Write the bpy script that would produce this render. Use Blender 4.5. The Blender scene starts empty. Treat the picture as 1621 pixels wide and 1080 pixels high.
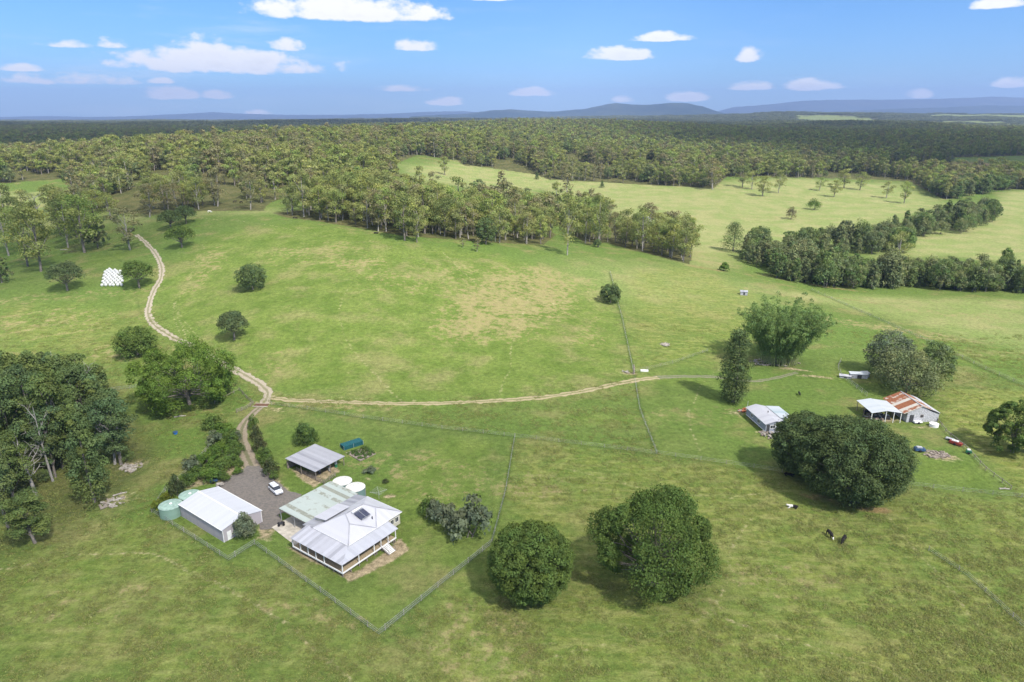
import bpy, bmesh, math, random
import numpy as np
from mathutils import Vector, Matrix
R = math.radians
scn = bpy.context.scene
COL = scn.collection

# ------------------------------------------------------------------ camera
CAM_H = 85.0; FPX = 1081.0
PITCH = math.atan((540 - 183) / FPX)
cd = bpy.data.cameras.new('camera'); cam = bpy.data.objects.new('camera', cd); COL.objects.link(cam)
cd.sensor_width = 36; cd.lens = 36 * FPX / 1621; cd.clip_start = 1; cd.clip_end = 90000
cam.location = (0, 0, CAM_H); cam.rotation_euler = (math.pi/2 - PITCH, 0, 0)
scn.camera = cam

# ------------------------------------------------------------------ sun, sky, exposure
SUN_EL, SUN_AZ = R(50), R(142)        # azimuth clockwise from +Y: sun stands behind the camera, to the right
sun_dir = Vector((math.sin(SUN_AZ)*math.cos(SUN_EL), math.cos(SUN_AZ)*math.cos(SUN_EL), math.sin(SUN_EL)))
ld = bpy.data.lights.new('sun', 'SUN'); ld.energy = 3.1; ld.angle = R(1.8); ld.color = (1.0, 0.955, 0.88)
sun = bpy.data.objects.new('sun', ld); COL.objects.link(sun); sun.location = (0, 0, 300)
sun.rotation_euler = (-sun_dir).to_track_quat('-Z', 'Y').to_euler()
scn.view_settings.view_transform = 'Standard'; scn.view_settings.look = 'None'
scn.view_settings.exposure = 1.22; scn.view_settings.gamma = 1.0
scn.render.engine = 'CYCLES'
scn.cycles.max_bounces = 6; scn.cycles.diffuse_bounces = 3; scn.cycles.glossy_bounces = 2
scn.cycles.transmission_bounces = 3; scn.cycles.transparent_max_bounces = 8; scn.cycles.volume_bounces = 0
scn.cycles.caustics_reflective = False; scn.cycles.caustics_refractive = False
scn.cycles.use_denoising = True
try:
    scn.cycles.denoiser = 'OPENIMAGEDENOISE'; scn.cycles.denoising_input_passes = 'RGB_ALBEDO_NORMAL'
except Exception: pass

def px_ray(px, py):
    u, v = px - 810.5, py - 540
    cp, sp = math.cos(PITCH), math.sin(PITCH)
    return np.array([u, FPX*cp - v*sp, -FPX*sp - v*cp])

W = bpy.data.worlds.new('World'); scn.world = W; W.use_nodes = True
nt = W.node_tree; nt.nodes.clear()
def N(tree, typ, **kw):
    n = tree.nodes.new(typ)
    for k, v in kw.items():
        if k.startswith('i_'):
            key = k[2:]; key = int(key) if key.isdigit() else key.replace('_', ' ')
            n.inputs[key].default_value = v
        else: setattr(n, k, v)
    return n
def M_(tree, op, a, b=None, c=None, clamp=False):
    n = tree.nodes.new('ShaderNodeMath'); n.operation = op; n.use_clamp = clamp
    for i, x in enumerate((a, b, c)):
        if x is None: continue
        if isinstance(x, (int, float)): n.inputs[i].default_value = x
        else: tree.links.new(x, n.inputs[i])
    return n.outputs[0]
def VM(tree, op, a, b=None):
    n = tree.nodes.new('ShaderNodeVectorMath'); n.operation = op
    for i, x in enumerate((a, b)):
        if x is None: continue
        if isinstance(x, (tuple, list)): n.inputs[i].default_value = x
        else: tree.links.new(x, n.inputs[i])
    return n.outputs[0]
def MIX(tree, fac, a, b, blend='MIX'):
    n = tree.nodes.new('ShaderNodeMix'); n.data_type = 'RGBA'; n.blend_type = blend; n.clamp_factor = True
    for s, x in ((n.inputs[0], fac), (n.inputs[6], a), (n.inputs[7], b)):
        if isinstance(x, (int, float)): s.default_value = x
        elif isinstance(x, (tuple, list)): s.default_value = (*x[:3], 1)
        else: tree.links.new(x, s)
    return n.outputs[2]
def build_world():
    t = nt
    out = N(t, 'ShaderNodeOutputWorld'); bg = N(t, 'ShaderNodeBackground'); bg.inputs[1].default_value = 0.14
    sky = N(t, 'ShaderNodeTexSky'); sky.sky_type = 'NISHITA'; sky.sun_disc = False
    sky.sun_elevation = SUN_EL; sky.sun_rotation = SUN_AZ
    sky.altitude = 100; sky.air_density = 1.0; sky.dust_density = 0.3; sky.ozone_density = 2.5
    tc = N(t, 'ShaderNodeTexCoord'); d = tc.outputs['Generated']
    sx = N(t, 'ShaderNodeSeparateXYZ'); t.links.new(d, sx.inputs[0])
    az = M_(t, 'ARCTAN2', sx.outputs[0], sx.outputs[1]); el = M_(t, 'ARCSINE', sx.outputs[2])
    cv = N(t, 'ShaderNodeCombineXYZ'); t.links.new(az, cv.inputs[0]); t.links.new(M_(t, 'MULTIPLY', el, 1.7), cv.inputs[1])
    n1 = N(t, 'ShaderNodeTexNoise', i_Scale=38.0, i_Detail=7.0, i_Roughness=0.6); t.links.new(cv.outputs[0], n1.inputs['Vector'])
    n2 = N(t, 'ShaderNodeTexNoise', i_Scale=14.0, i_Detail=2.0, i_Roughness=0.5); t.links.new(cv.outputs[0], n2.inputs['Vector'])
    cirv = N(t, 'ShaderNodeCombineXYZ'); t.links.new(M_(t, 'MULTIPLY', az, 3.0), cirv.inputs[0]); t.links.new(M_(t, 'MULTIPLY', el, 22.0), cirv.inputs[1])
    n3 = N(t, 'ShaderNodeTexNoise', i_Scale=1.6, i_Detail=6.0, i_Roughness=0.6); t.links.new(cirv.outputs[0], n3.inputs['Vector'])
    clouds = [(355,98,262,30,1),(330,86,90,36,1),(410,93,120,20,1),(560,18,250,26,1),(540,8,120,30,1),(272,149,80,15,.9),(342,150,46,11,.8),
              (660,73,66,14,.9),(632,140,68,9,.9),(706,161,50,11,1),(840,146,58,12,1),(985,86,96,16,1),(1047,59,84,12,.95),
              (1190,86,36,20,.7),(985,157,32,9,.8),(1086,154,56,12,1),(1188,136,64,12,1),(1287,135,74,14,1),(1600,132,40,11,1),
              (1580,5,66,14,1),(455,72,48,15,.75),(180,69,40,12,.6),(100,70,70,8,.5),(36,108,60,8,.75),(120,126,150,13,.7),
              (255,128,36,7,.7),(412,178,36,6,.8),(1455,150,34,10,.7),(1120,-30,120,30,.6),(770,-2,60,6,.8)]
    dens = None; vert = None
    for (cx, cy, w, h, k) in clouds:
        r = px_ray(cx, cy + h*0.28); r /= np.linalg.norm(r); a0 = math.atan2(r[0], r[1]); e0 = math.asin(r[2])
        wa = 0.5*w/FPX*1.25*math.cos(a0)**1.0; we = 0.5*h/FPX*1.5
        da = M_(t, 'MULTIPLY', M_(t, 'SUBTRACT', az, a0), 1/wa)
        de0 = M_(t, 'MULTIPLY', M_(t, 'SUBTRACT', el, e0), 1/we)
        de = M_(t, 'MAXIMUM', M_(t, 'MULTIPLY', de0, 0.75), M_(t, 'MULTIPLY', de0, -2.4))   # flat base, domed top
        q = M_(t, 'MULTIPLY', M_(t, 'SUBTRACT', 1.0, M_(t, 'ADD', M_(t, 'MULTIPLY', da, da), M_(t, 'MULTIPLY', de, de))), k)
        dens = q if dens is None else M_(t, 'MAXIMUM', dens, q)
    dens = M_(t, 'MAXIMUM', dens, -1.5)
    s = M_(t, 'ADD', dens, M_(t, 'MULTIPLY', M_(t, 'SUBTRACT', n1.outputs[0], 0.5), 2.3))
    s = M_(t, 'ADD', s, M_(t, 'MULTIPLY', M_(t, 'SUBTRACT', n2.outputs[0], 0.5), 1.0))
    mr = N(t, 'ShaderNodeMapRange'); mr.interpolation_type = 'SMOOTHSTEP'; t.links.new(s, mr.inputs[0])
    mr.inputs[1].default_value = 0.0; mr.inputs[2].default_value = 0.72; mr.inputs[4].default_value = 0.95
    mr2 = N(t, 'ShaderNodeMapRange'); mr2.interpolation_type = 'SMOOTHSTEP'; t.links.new(n3.outputs[0], mr2.inputs[0])
    mr2.inputs[1].default_value = 0.5; mr2.inputs[2].default_value = 0.8; mr2.inputs[4].default_value = 0.35
    left = N(t, 'ShaderNodeMapRange'); t.links.new(az, left.inputs[0]); left.inputs[1].default_value = 0.1; left.inputs[2].default_value = -0.45
    cir = M_(t, 'MULTIPLY', mr2.outputs[0], M_(t, 'ADD', M_(t, 'MULTIPLY', left.outputs[0], 0.8), 0.2))
    fac = M_(t, 'MAXIMUM', mr.outputs[0], cir)
    # thicker parts of a cloud are a little greyer than its rim
    thick = N(t, 'ShaderNodeMapRange'); t.links.new(s, thick.inputs[0]); thick.inputs[1].default_value = 0.9; thick.inputs[2].default_value = 2.2
    ccol = MIX(t, thick.outputs[0], (4.5, 4.4, 4.3), (3.5, 3.45, 3.45))
    skyc = MIX(t, 1.0, sky.outputs[0], SKY_TINT, 'MULTIPLY')
    veil = N(t, 'ShaderNodeMapRange'); veil.interpolation_type = 'SMOOTHSTEP'; t.links.new(el, veil.inputs[0]); veil.inputs[1].default_value = .22; veil.inputs[2].default_value = .7; veil.inputs[4].default_value = 1.0
    nv = N(t, 'ShaderNodeTexNoise', i_Scale=3.0, i_Detail=5.0); t.links.new(d, nv.inputs['Vector'])
    skyc = MIX(t, M_(t, 'MULTIPLY', veil.outputs[0], M_(t, 'ADD', .25, M_(t, 'MULTIPLY', nv.outputs[0], .6))), skyc, (5.6, 5.4, 5.2))   # unseen thin white cloud overhead, added to raise the ambient light
    t.links.new(MIX(t, fac, skyc, ccol), bg.inputs[0])
    t.links.new(bg.outputs[0], out.inputs[0])
SKY_TINT = (.23, .38, .585)
build_world()

# ------------------------------------------------------------------ noise helpers
def _h(ix, iy, s):
    v = np.sin(ix*127.1 + iy*311.7 + s*74.7) * 43758.5453
    return v - np.floor(v)
def vnoise(x, y, s=0):
    ix, iy = np.floor(x), np.floor(y); fx, fy = x - ix, y - iy
    fx = fx*fx*(3 - 2*fx); fy = fy*fy*(3 - 2*fy)
    a = _h(ix, iy, s); b = _h(ix+1, iy, s); c = _h(ix, iy+1, s); d = _h(ix+1, iy+1, s)
    return (a*(1-fx) + b*fx)*(1-fy) + (c*(1-fx) + d*fx)*fy
def fbm(x, y, s=0, o=4):
    r = 0; a = 0.5; t = 0
    for k in range(o):
        r = r + a*vnoise(x, y, s+k); t += a; x = x*2.03+5.1; y = y*2.03-3.7; a *= 0.5
    return r/t
def sstep(a, b, x):
    t = np.clip((x-a)/(b-a), 0, 1); return t*t*(3-2*t)

# ------------------------------------------------------------------ the lie of the land
CP, SP = math.cos(PITCH), math.sin(PITCH)
def project(x, y, z):
    z = z - CAM_H; dep = y*CP - z*SP; up = y*SP + z*CP
    return 810.5 + FPX*x/dep, 540 - FPX*up/dep, dep
ctrl = []
def c_z(px, py, z):
    d = px_ray(px, py); t = (z - CAM_H)/d[2]; ctrl.append((d[0]*t, d[1]*t, z))
def c_Z(px, Z, z):                       # at forward distance Z in the direction of column px
    d = px_ray(px, 183); ctrl.append((d[0]/d[1]*Z, Z, z))
for p in [(0,1080,0),(400,1080,0),(800,1080,0),(1200,1080,0),(1621,1080,0),(0,900,-1),(500,850,0),(600,1000,0),(350,800,0),
          (540,760,0),(800,850,0),(1050,900,0),(1400,850,0),(1621,850,0),(620,680,1),(480,690,1),(150,760,-1),(0,680,0),(420,632,2),(340,580,4.5),
          (235,480,9),(225,385,19),(350,330,29),(480,343,29),(640,378,25),(760,387,20),(900,400,13.5),(1080,418,6),(400,500,12),(560,500,12),(700,500,10),(950,480,6),
          (850,450,11),(700,600,3),(1000,590,2),(1200,600,0),(1200,660,0),(1230,680,0),(1440,650,0),(1350,680,0),(1480,700,0),(1330,590,0),(550,430,19),(60,440,12),(0,420,10),(100,500,7),(0,570,2),(180,430,15),(300,345,27),
          (50,305,23),(110,318,26),(1150,420,2),(1300,450,-2),(1600,462,-2),(1440,500,-1),(1600,560,-1),(1250,520,1),(1200,340,0),(1350,380,-3),(1500,400,-3),(1000,330,2),(820,300,9),(680,262,28),(900,285,12),(1100,297,8),(1300,300,5),(1480,322,0),
          (1610,330,0),(1550,303,3),(1621,262,8),(1520,262,10)]: c_z(*p)
for p in [(350,520,35),(200,520,34),(480,560,36),(620,620,34),(40,560,27),(450,720,40),(200,700,36),(50,700,32),(600,850,41),(700,1100,46),(300,1300,24),(100,1100,20),
          (830,2300,54),(760,1700,46),(900,1300,32),(1000,1800,38),(650,1800,36),(1100,1100,20),(1300,1500,12),(1500,1200,14),(1600,2400,16),(1300,3000,18),(1000,3200,42),(1150,3000,26),
          (500,2500,24),(0,1700,20),(0,4000,14),(300,4000,15),(600,4500,24),(0,9000,0),(400,9000,4),(800,6000,34),(1150,6000,30),(0,22000,-30),(500,22000,-30),(1000,22000,0),(1600,22000,0),(1330,4600,28),(1340,6600,88),(1500,4800,18),(1560,7600,88),(1660,7600,84),(1440,6000,48),(1400,9000,60),(1000,9000,60),(1621,10000,60),
          (780,500,11),(860,480,8),(560,470,27),(700,450,18),(960,450,6)]: c_Z(*p)
for a in (-170,-130,-95,-70,70,95,130,170,0,-50,50):
    for r in ((30,) if abs(a) < 60 else (30,300,1500,6000)): ctrl.append((r*math.sin(R(a)), r*math.cos(R(a)), 0 if r < 1000 else 14))
for a in (-48, 48):
    for r, z in ((120,0),(300,5 if a < 0 else 0),(600,14 if a < 0 else 2),(1500,20),(5000,30)): ctrl.append((r*math.sin(R(a)), r*math.cos(R(a)), z))
ctrl = np.array(ctrl)
def _uv(x, y):
    r = np.maximum(np.hypot(x, y), 20.0); return np.arctan2(x, y), np.log(r)
_cu, _cv = _uv(ctrl[:,0], ctrl[:,1])
def _tps(d2): return 0.5*d2*np.log(d2 + 1e-12)
_n = len(ctrl); _A = np.zeros((_n+3, _n+3))
_A[:_n,:_n] = _tps((_cu[:,None]-_cu[None])**2 + (_cv[:,None]-_cv[None])**2) + np.eye(_n)*2e-4
_A[:_n,_n] = 1; _A[:_n,_n+1] = _cu; _A[:_n,_n+2] = _cv; _A[_n:,:_n] = _A[:_n,_n:].T
_w = np.linalg.solve(_A, np.concatenate([ctrl[:,2], [0,0,0]]))
def hgt(x, y):
    x = np.asarray(x, float); y = np.asarray(y, float); shp = x.shape; x = x.ravel(); y = y.ravel()
    out = np.empty(len(x))
    for s in range(0, len(x), 40000):
        X, Y = x[s:s+40000], y[s:s+40000]; u, v = _uv(X, Y)
        z = _tps((u[:,None]-_cu)**2 + (v[:,None]-_cv)**2) @ _w[:_n] + _w[_n] + _w[_n+1]*u + _w[_n+2]*v
        r = np.hypot(X, Y); back = sstep(2.9, 2.2, np.abs(u)); z = z*back
        amp = sstep(120, 500, r)*1.2 + sstep(900, 5000, r)*14
        z = z + amp*(fbm(X/90, Y/90, 3, 3)-0.5) + sstep(1000, 4000, r)*((26+22*sstep(2500, 5000, r))*(fbm(X/900, Y/900, 9, 3)-0.5) + 14*(fbm(X/330, Y/330, 19, 2)-0.5))
        z = z + 0.22*(fbm(X/9, Y/9, 21, 3)-0.5)*sstep(20, 60, r)
        out[s:s+40000] = z
    return out.reshape(shp)
_ts = np.exp(np.linspace(math.log(40), math.log(16000), 700))
def G(px, py, dz=0.0):
    d = px_ray(px, py); d = d/math.hypot(d[0], d[1])
    x, y, z = d[0]*_ts, d[1]*_ts, CAM_H + d[2]*_ts
    below = z < hgt(x, y) + dz
    k = int(np.argmax(below)) if below.any() else len(_ts)-1
    a, b = _ts[max(k-1, 0)], _ts[k]
    for _ in range(14):
        m = (a+b)/2
        if CAM_H + d[2]*m < float(hgt(d[0]*m, d[1]*m)) + dz: b = m
        else: a = m
    m = (a+b)/2
    return Vector((d[0]*m, d[1]*m, float(hgt(d[0]*m, d[1]*m))))
def ground(x, y): return float(hgt(np.array([x]), np.array([y]))[0])
def depth(p): return p[1]*CP - (p[2]-CAM_H)*SP
def ppm(p): return FPX/depth(p)           # photo pixels per metre at a point

# ------------------------------------------------------------------ materials
MATS = {}
def newmat(name):
    m = bpy.data.materials.new(name); m.use_nodes = True; t = m.node_tree; t.nodes.clear()
    o = N(t, 'ShaderNodeOutputMaterial'); MATS[name] = m; return m, t, o
def bsdf(t, o, rough=0.8, spec=0.3, metal=0.0):
    b = N(t, 'ShaderNodeBsdfPrincipled'); b.inputs['Roughness'].default_value = rough
    b.inputs['Specular IOR Level'].default_value = spec; b.inputs['Metallic'].default_value = metal
    t.links.new(b.outputs[0], o.inputs[0]); return b
def noise(t, vec, scale, detail=3.0, rough=0.55, off=None):
    n = N(t, 'ShaderNodeTexNoise'); n.inputs['Scale'].default_value = scale; n.inputs['Detail'].default_value = detail; n.inputs['Roughness'].default_value = rough
    if vec is not None: t.links.new(vec if off is None else VM(t, 'ADD', vec, off), n.inputs['Vector'])
    return n.outputs[0]
def rng(t, x, a, b, c=0.0, d=1.0, smooth=True):
    n = N(t, 'ShaderNodeMapRange'); n.interpolation_type = 'SMOOTHSTEP' if smooth else 'LINEAR'
    t.links.new(x, n.inputs[0])
    for i, v in enumerate((a, b, c, d)): n.inputs[i+1].default_value = v
    return n.outputs[0]
def plain(name, col, rough=0.8, metal=0.0, spec=0.3, var=0.25, scale=1.5):
    m, t, o = newmat(name); b = bsdf(t, o, rough, spec, metal)
    tc = N(t, 'ShaderNodeTexCoord'); n = noise(t, tc.outputs['Object'], scale, 4)
    dk = tuple(c*(1-var) for c in col); lt = tuple(min(1, c*(1+var)) for c in col)
    t.links.new(MIX(t, rng(t, n, .3, .7), dk, lt), b.inputs['Base Color']); return m
def leafmat(name, cols, trans=0.3, rand=True):
    m, t, o = newmat(name)
    a = N(t, 'ShaderNodeAttribute'); a.attribute_name = 'tint'
    oi = N(t, 'ShaderNodeObjectInfo')
    r = N(t, 'ShaderNodeValToRGB'); e = r.color_ramp.elements
    while len(e) < len(cols): e.new(0.5)
    for i, c in enumerate(cols): e[i].position = i/(len(cols)-1) if len(cols) > 1 else 0; e[i].color = (*c, 1)
    src = oi.outputs['Random']
    g = M_(t, 'FRACT', M_(t, 'ADD', src, M_(t, 'MULTIPLY', M_(t, 'SUBTRACT', a.outputs['Alpha'], 0.5), 0.45)))
    cl = M_(t, 'ADD', M_(t, 'MULTIPLY', src, 0.72), M_(t, 'MULTIPLY', a.outputs['Alpha'], 0.28), clamp=True)
    t.links.new(cl, r.inputs[0])
    c = MIX(t, 1.0, r.outputs[0], a.outputs['Color'], 'MULTIPLY')
    d = N(t, 'ShaderNodeBsdfDiffuse'); tr = N(t, 'ShaderNodeBsdfTranslucent'); gl = N(t, 'ShaderNodeBsdfGlossy', i_Roughness=0.5)
    gl.inputs[0].default_value = (.8, .8, .8, 1)
    t.links.new(c, d.inputs[0]); t.links.new(MIX(t, 1.0, c, (1.3, 1.35, .75), 'MULTIPLY'), tr.inputs[0])
    s1 = N(t, 'ShaderNodeMixShader', i_0=trans); t.links.new(d.outputs[0], s1.inputs[1]); t.links.new(tr.outputs[0], s1.inputs[2])
    s2 = N(t, 'ShaderNodeMixShader', i_0=0.006); t.links.new(s1.outputs[0], s2.inputs[1]); t.links.new(gl.outputs[0], s2.inputs[2])
    t.links.new(s2.outputs[0], o.inputs[0]); return m

def ground_material():
    m, t, o = newmat('grass_ground'); b = bsdf(t, o, 0.95, 0.08)
    geo = N(t, 'ShaderNodeNewGeometry'); P = geo.outputs['Position']
    A = N(t, 'ShaderNodeAttribute'); A.attribute_name = 'zone_a'; sa = N(t, 'ShaderNodeSeparateColor'); t.links.new(A.outputs['Color'], sa.inputs[0])
    B = N(t, 'ShaderNodeAttribute'); B.attribute_name = 'zone_b'; sb = N(t, 'ShaderNodeSeparateColor'); t.links.new(B.outputs['Color'], sb.inputs[0])
    lush, dry, dirt = sa.outputs; rough, forest, red = sb.outputs
    pale = B.outputs['Alpha']; dark = A.outputs['Alpha']
    nL = noise(t, P, 0.018, 4); nM = noise(t, P, 0.11, 5, .6); nS = noise(t, P, 0.75, 4, .65); nF = noise(t, P, 3.2, 3, .7)
    nM2 = noise(t, P, 0.06, 5, .62, off=(331, 77, 5)); nS2 = noise(t, P, 0.42, 5, .7, off=(31, 177, 5))
    # stretched noise: brush-like streaks of longer grass lying in the same direction
    mp = N(t, 'ShaderNodeMapping'); mp.inputs['Rotation'].default_value = (0, 0, R(28)); mp.inputs['Scale'].default_value = (0.16, 0.55, 1)
    t.links.new(P, mp.inputs[0]); nStr = noise(t, mp.outputs[0], 1.0, 5, .65)
    base = MIX(t, rng(t, nM, .3, .7), (.080, .122, .0290), (.118, .158, .0440))
    base = MIX(t, rng(t, nL, .38, .62), base, (.092, .145, .0330))
    base = MIX(t, M_(t, 'MULTIPLY', rng(t, nM2, .50, .70), 0.7), base, (.185, .168, .075))
    base = MIX(t, M_(t, 'MULTIPLY', rng(t, nS2, .52, .75), 0.5), base, (.052, .090, .020))
    lushc = MIX(t, rng(t, nM, .3, .68), (.086, .134, .026), (.128, .172, .042))
    lushc = MIX(t, M_(t, 'MULTIPLY', rng(t, nM2, .47, .66), .72), lushc, (.185, .185, .078))
    c = MIX(t, M_(t, 'MULTIPLY', lush, rng(t, nS2, .25, .55, .7, 1)), base, lushc)
    palec = MIX(t, rng(t, nM2, .35, .65), (.170, .215, .072), (.235, .240, .108))
    c = MIX(t, pale, c, palec)
    roughc = MIX(t, rng(t, nS2, .35, .65), (.150, .172, .042), (.090, .128, .028))
    roughc = MIX(t, rng(t, nStr, .42, .66), roughc, (.190, .195, .070))
    c = MIX(t, M_(t, 'MULTIPLY', rough, rng(t, nM, .3, .6, .35, 1)), c, roughc)
    dryc = MIX(t, rng(t, nS, .3, .7), (.30, .245, .135), (.20, .185, .085))
    dm = M_(t, 'ADD', M_(t, 'MULTIPLY', dry, .74), M_(t, 'MULTIPLY', M_(t, 'SUBTRACT', nS2, .5), 3.4))
    dm = M_(t, 'ADD', dm, M_(t, 'MULTIPLY', M_(t, 'SUBTRACT', nM, .5), 1.6))
    dm = M_(t, 'MULTIPLY', rng(t, dm, .22, .95), rng(t, dry, 0.02, .25))
    c = MIX(t, M_(t, 'MULTIPLY', dm, .82), c, dryc)
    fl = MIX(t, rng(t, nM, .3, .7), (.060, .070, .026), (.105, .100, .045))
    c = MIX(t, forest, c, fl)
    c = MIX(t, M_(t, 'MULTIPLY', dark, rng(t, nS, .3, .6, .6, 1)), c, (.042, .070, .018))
    dirtc = MIX(t, rng(t, nS, .3, .7), (.215, .175, .115), (.32, .265, .18))
    dd = rng(t, M_(t, 'ADD', dirt, M_(t, 'MULTIPLY', M_(t, 'SUBTRACT', nS, .5), 1.5)), .2, .95)
    c = MIX(t, dd, c, dirtc)
    redc = MIX(t, rng(t, nS, .3, .7), (.17, .125, .06), (.24, .18, .09))
    c = MIX(t, rng(t, M_(t, 'ADD', red, M_(t, 'MULTIPLY', M_(t, 'SUBTRACT', nS2, .5), 1.5)), .25, 1.0), c, redc)
    v = M_(t, 'ADD', M_(t, 'MULTIPLY', rng(t, nF, .25, .75, 0, 1, False), .85), M_(t, 'MULTIPLY', rng(t, nS, .25, .75, 0, 1, False), .75))
    v = M_(t, 'ADD', M_(t, 'MULTIPLY', nStr, M_(t, 'ADD', .2, M_(t, 'MULTIPLY', rough, .2))), v)
    c = MIX(t, 1.0, c, (1.06, 1.04, .95), 'MULTIPLY')
    c = MIX(t, 1.0, c, rgbv(t, M_(t, 'ADD', .24, M_(t, 'MULTIPLY', v, .88))), 'MULTIPLY')
    t.links.new(c, b.inputs['Base Color'])
    hs = M_(t, 'ADD', M_(t, 'MULTIPLY', nS, 1.1), M_(t, 'MULTIPLY', nF, .35)); hs = M_(t, 'ADD', hs, M_(t, 'MULTIPLY', nStr, 1.2))
    bp = N(t, 'ShaderNodeBump', i_Strength=0.7, i_Distance=0.4); t.links.new(hs, bp.inputs['Height']); t.links.new(bp.outputs[0], b.inputs['Normal'])
    return m
def rgbv(t, v):
    c = N(t, 'ShaderNodeCombineColor')
    for i in range(3): t.links.new(v, c.inputs[i])
    return c.outputs[0]
GRASS = ground_material()

# ------------------------------------------------------------------ generic builders
def tag(o, label=None, cat=None, group=None, kind=None):
    if label: o['label'] = label
    if cat: o['category'] = cat
    if group: o['group'] = group
    if kind: o['kind'] = kind
    return o
def link(o, parent=None):
    COL.objects.link(o)
    if parent is not None: o.parent = parent
    return o
def empty(name, loc, label, cat, group=None, rz=0.0):
    o = bpy.data.objects.new(name, None); link(o); o.location = loc; o.rotation_euler = (0, 0, rz); o.empty_display_size = 1
    return tag(o, label, cat, group)
def mesh_np(name, verts, faces, mat, colors=None, attr='tint', smooth=False):
    """faces: (n,k) int array of equal-size polygons; colors: per-vertex RGBA"""
    me = bpy.data.meshes.new(name); verts = np.asarray(verts, np.float32); faces = np.asarray(faces, np.int32); n, k = faces.shape
    me.vertices.add(len(verts)); me.vertices.foreach_set('co', verts.ravel())
    me.loops.add(n*k); me.loops.foreach_set('vertex_index', faces.ravel())
    me.polygons.add(n); me.polygons.foreach_set('loop_start', np.arange(n, dtype=np.int32)*k)
    me.polygons.foreach_set('use_smooth', np.full(n, smooth))
    me.update(calc_edges=True)
    if colors is not None:
        for nm, c in (colors.items() if isinstance(colors, dict) else ((attr, colors),)):
            a = me.color_attributes.new(nm, 'FLOAT_COLOR', 'POINT'); a.data.foreach_set('color', np.asarray(c, np.float32).ravel())
    if mat: me.materials.append(mat)
    me.validate(); return me
class MB:
    def __init__(s): s.v = []; s.f = []
    def face(s, pts):
        n = len(s.v); s.v += [tuple(p) for p in pts]; s.f.append(tuple(range(n, n+len(pts)))); return s
    def hexa(s, b, t):
        n = len(s.v); s.v += [tuple(p) for p in b] + [tuple(p) for p in t]; k = len(b)
        s.f.append(tuple(n+i for i in reversed(range(k)))); s.f.append(tuple(n+k+i for i in range(k)))
        for i in range(k): j = (i+1) % k; s.f.append((n+i, n+j, n+k+j, n+k+i))
        return s
    def box(s, x0, y0, z0, x1, y1, z1):
        return s.hexa([(x0,y0,z0),(x1,y0,z0),(x1,y1,z0),(x0,y1,z0)], [(x0,y0,z1),(x1,y0,z1),(x1,y1,z1),(x0,y1,z1)])
    def slab(s, pts, th):                                    # a sheet with thickness hanging below its top outline
        return s.hexa([(p[0], p[1], p[2]-th) for p in pts], pts)
    def bar(s, a, b, w, h=None):
        a, b = Vector(a), Vector(b); h = h or w; d = (b-a).normalized(); u = d.cross(Vector((0,0,1)))
        if u.length < 1e-3: u = Vector((1,0,0))
        u.normalize(); v = u.cross(d); u *= w/2; v *= h/2
        return s.hexa([a-u-v, a+u-v, a+u+v, a-u+v], [b-u-v, b+u-v, b+u+v, b-u+v])
    def tube(s, pts, rad, n=7, cap=True):
        pts = [Vector(p) for p in pts]; rad = rad if isinstance(rad, (list, tuple)) else [rad]*len(pts); rings = []
        for i, p in enumerate(pts):
            d = (pts[min(i+1, len(pts)-1)] - pts[max(i-1, 0)]).normalized(); u = d.cross(Vector((0.13, 0.27, 1)) if abs(d.z) < .95 else Vector((1,0,0))).normalized(); v = d.cross(u)
            k = len(s.v); s.v += [tuple(p + (u*math.cos(a) + v*math.sin(a))*rad[i]) for a in [2*math.pi*j/n for j in range(n)]]; rings.append(k)
        for a, b in zip(rings, rings[1:]):
            for j in range(n): s.f.append((a+j, a+(j+1) % n, b+(j+1) % n, b+j))
        if cap: s.f.append(tuple(rings[-1]+j for j in range(n))); s.f.append(tuple(rings[0]+j for j in reversed(range(n))))
        return s
    def cyl(s, c, r, z0, z1, n=32, r1=None):
        return s.tube([(c[0],c[1],z0),(c[0],c[1],z1)], [r, r if r1 is None else r1], n)
    def build(s, name, mat, parent=None, smooth=False, bevel=0, **kw):
        me = bpy.data.meshes.new(name); me.from_pydata(s.v, [], s.f); me.update()
        bm = bmesh.new(); bm.from_mesh(me); bmesh.ops.recalc_face_normals(bm, faces=bm.faces); bm.to_mesh(me); bm.free()
        if smooth:
            for p in me.polygons: p.use_smooth = True
        me.materials.append(mat); o = bpy.data.objects.new(name, me); link(o, parent)
        if bevel:
            md = o.modifiers.new('bevel', 'BEVEL'); md.width = bevel; md.segments = 2; md.limit_method = 'ANGLE'
        return tag(o, **kw)

def smooth_line(P, step=1.2):
    P = [Vector(p) for p in P]; out = []
    for i in range(len(P)-1):
        p0, p1, p2, p3 = P[max(i-1,0)], P[i], P[i+1], P[min(i+2, len(P)-1)]; n = max(2, int((p2-p1).length/step))
        for k in range(n):
            t = k/n; out.append(0.5*((2*p1) + (p2-p0)*t + (2*p0-5*p1+4*p2-p3)*t*t + (3*p1-p0-3*p2+p3)*t**3))
    out.append(P[-1]); return out
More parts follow.
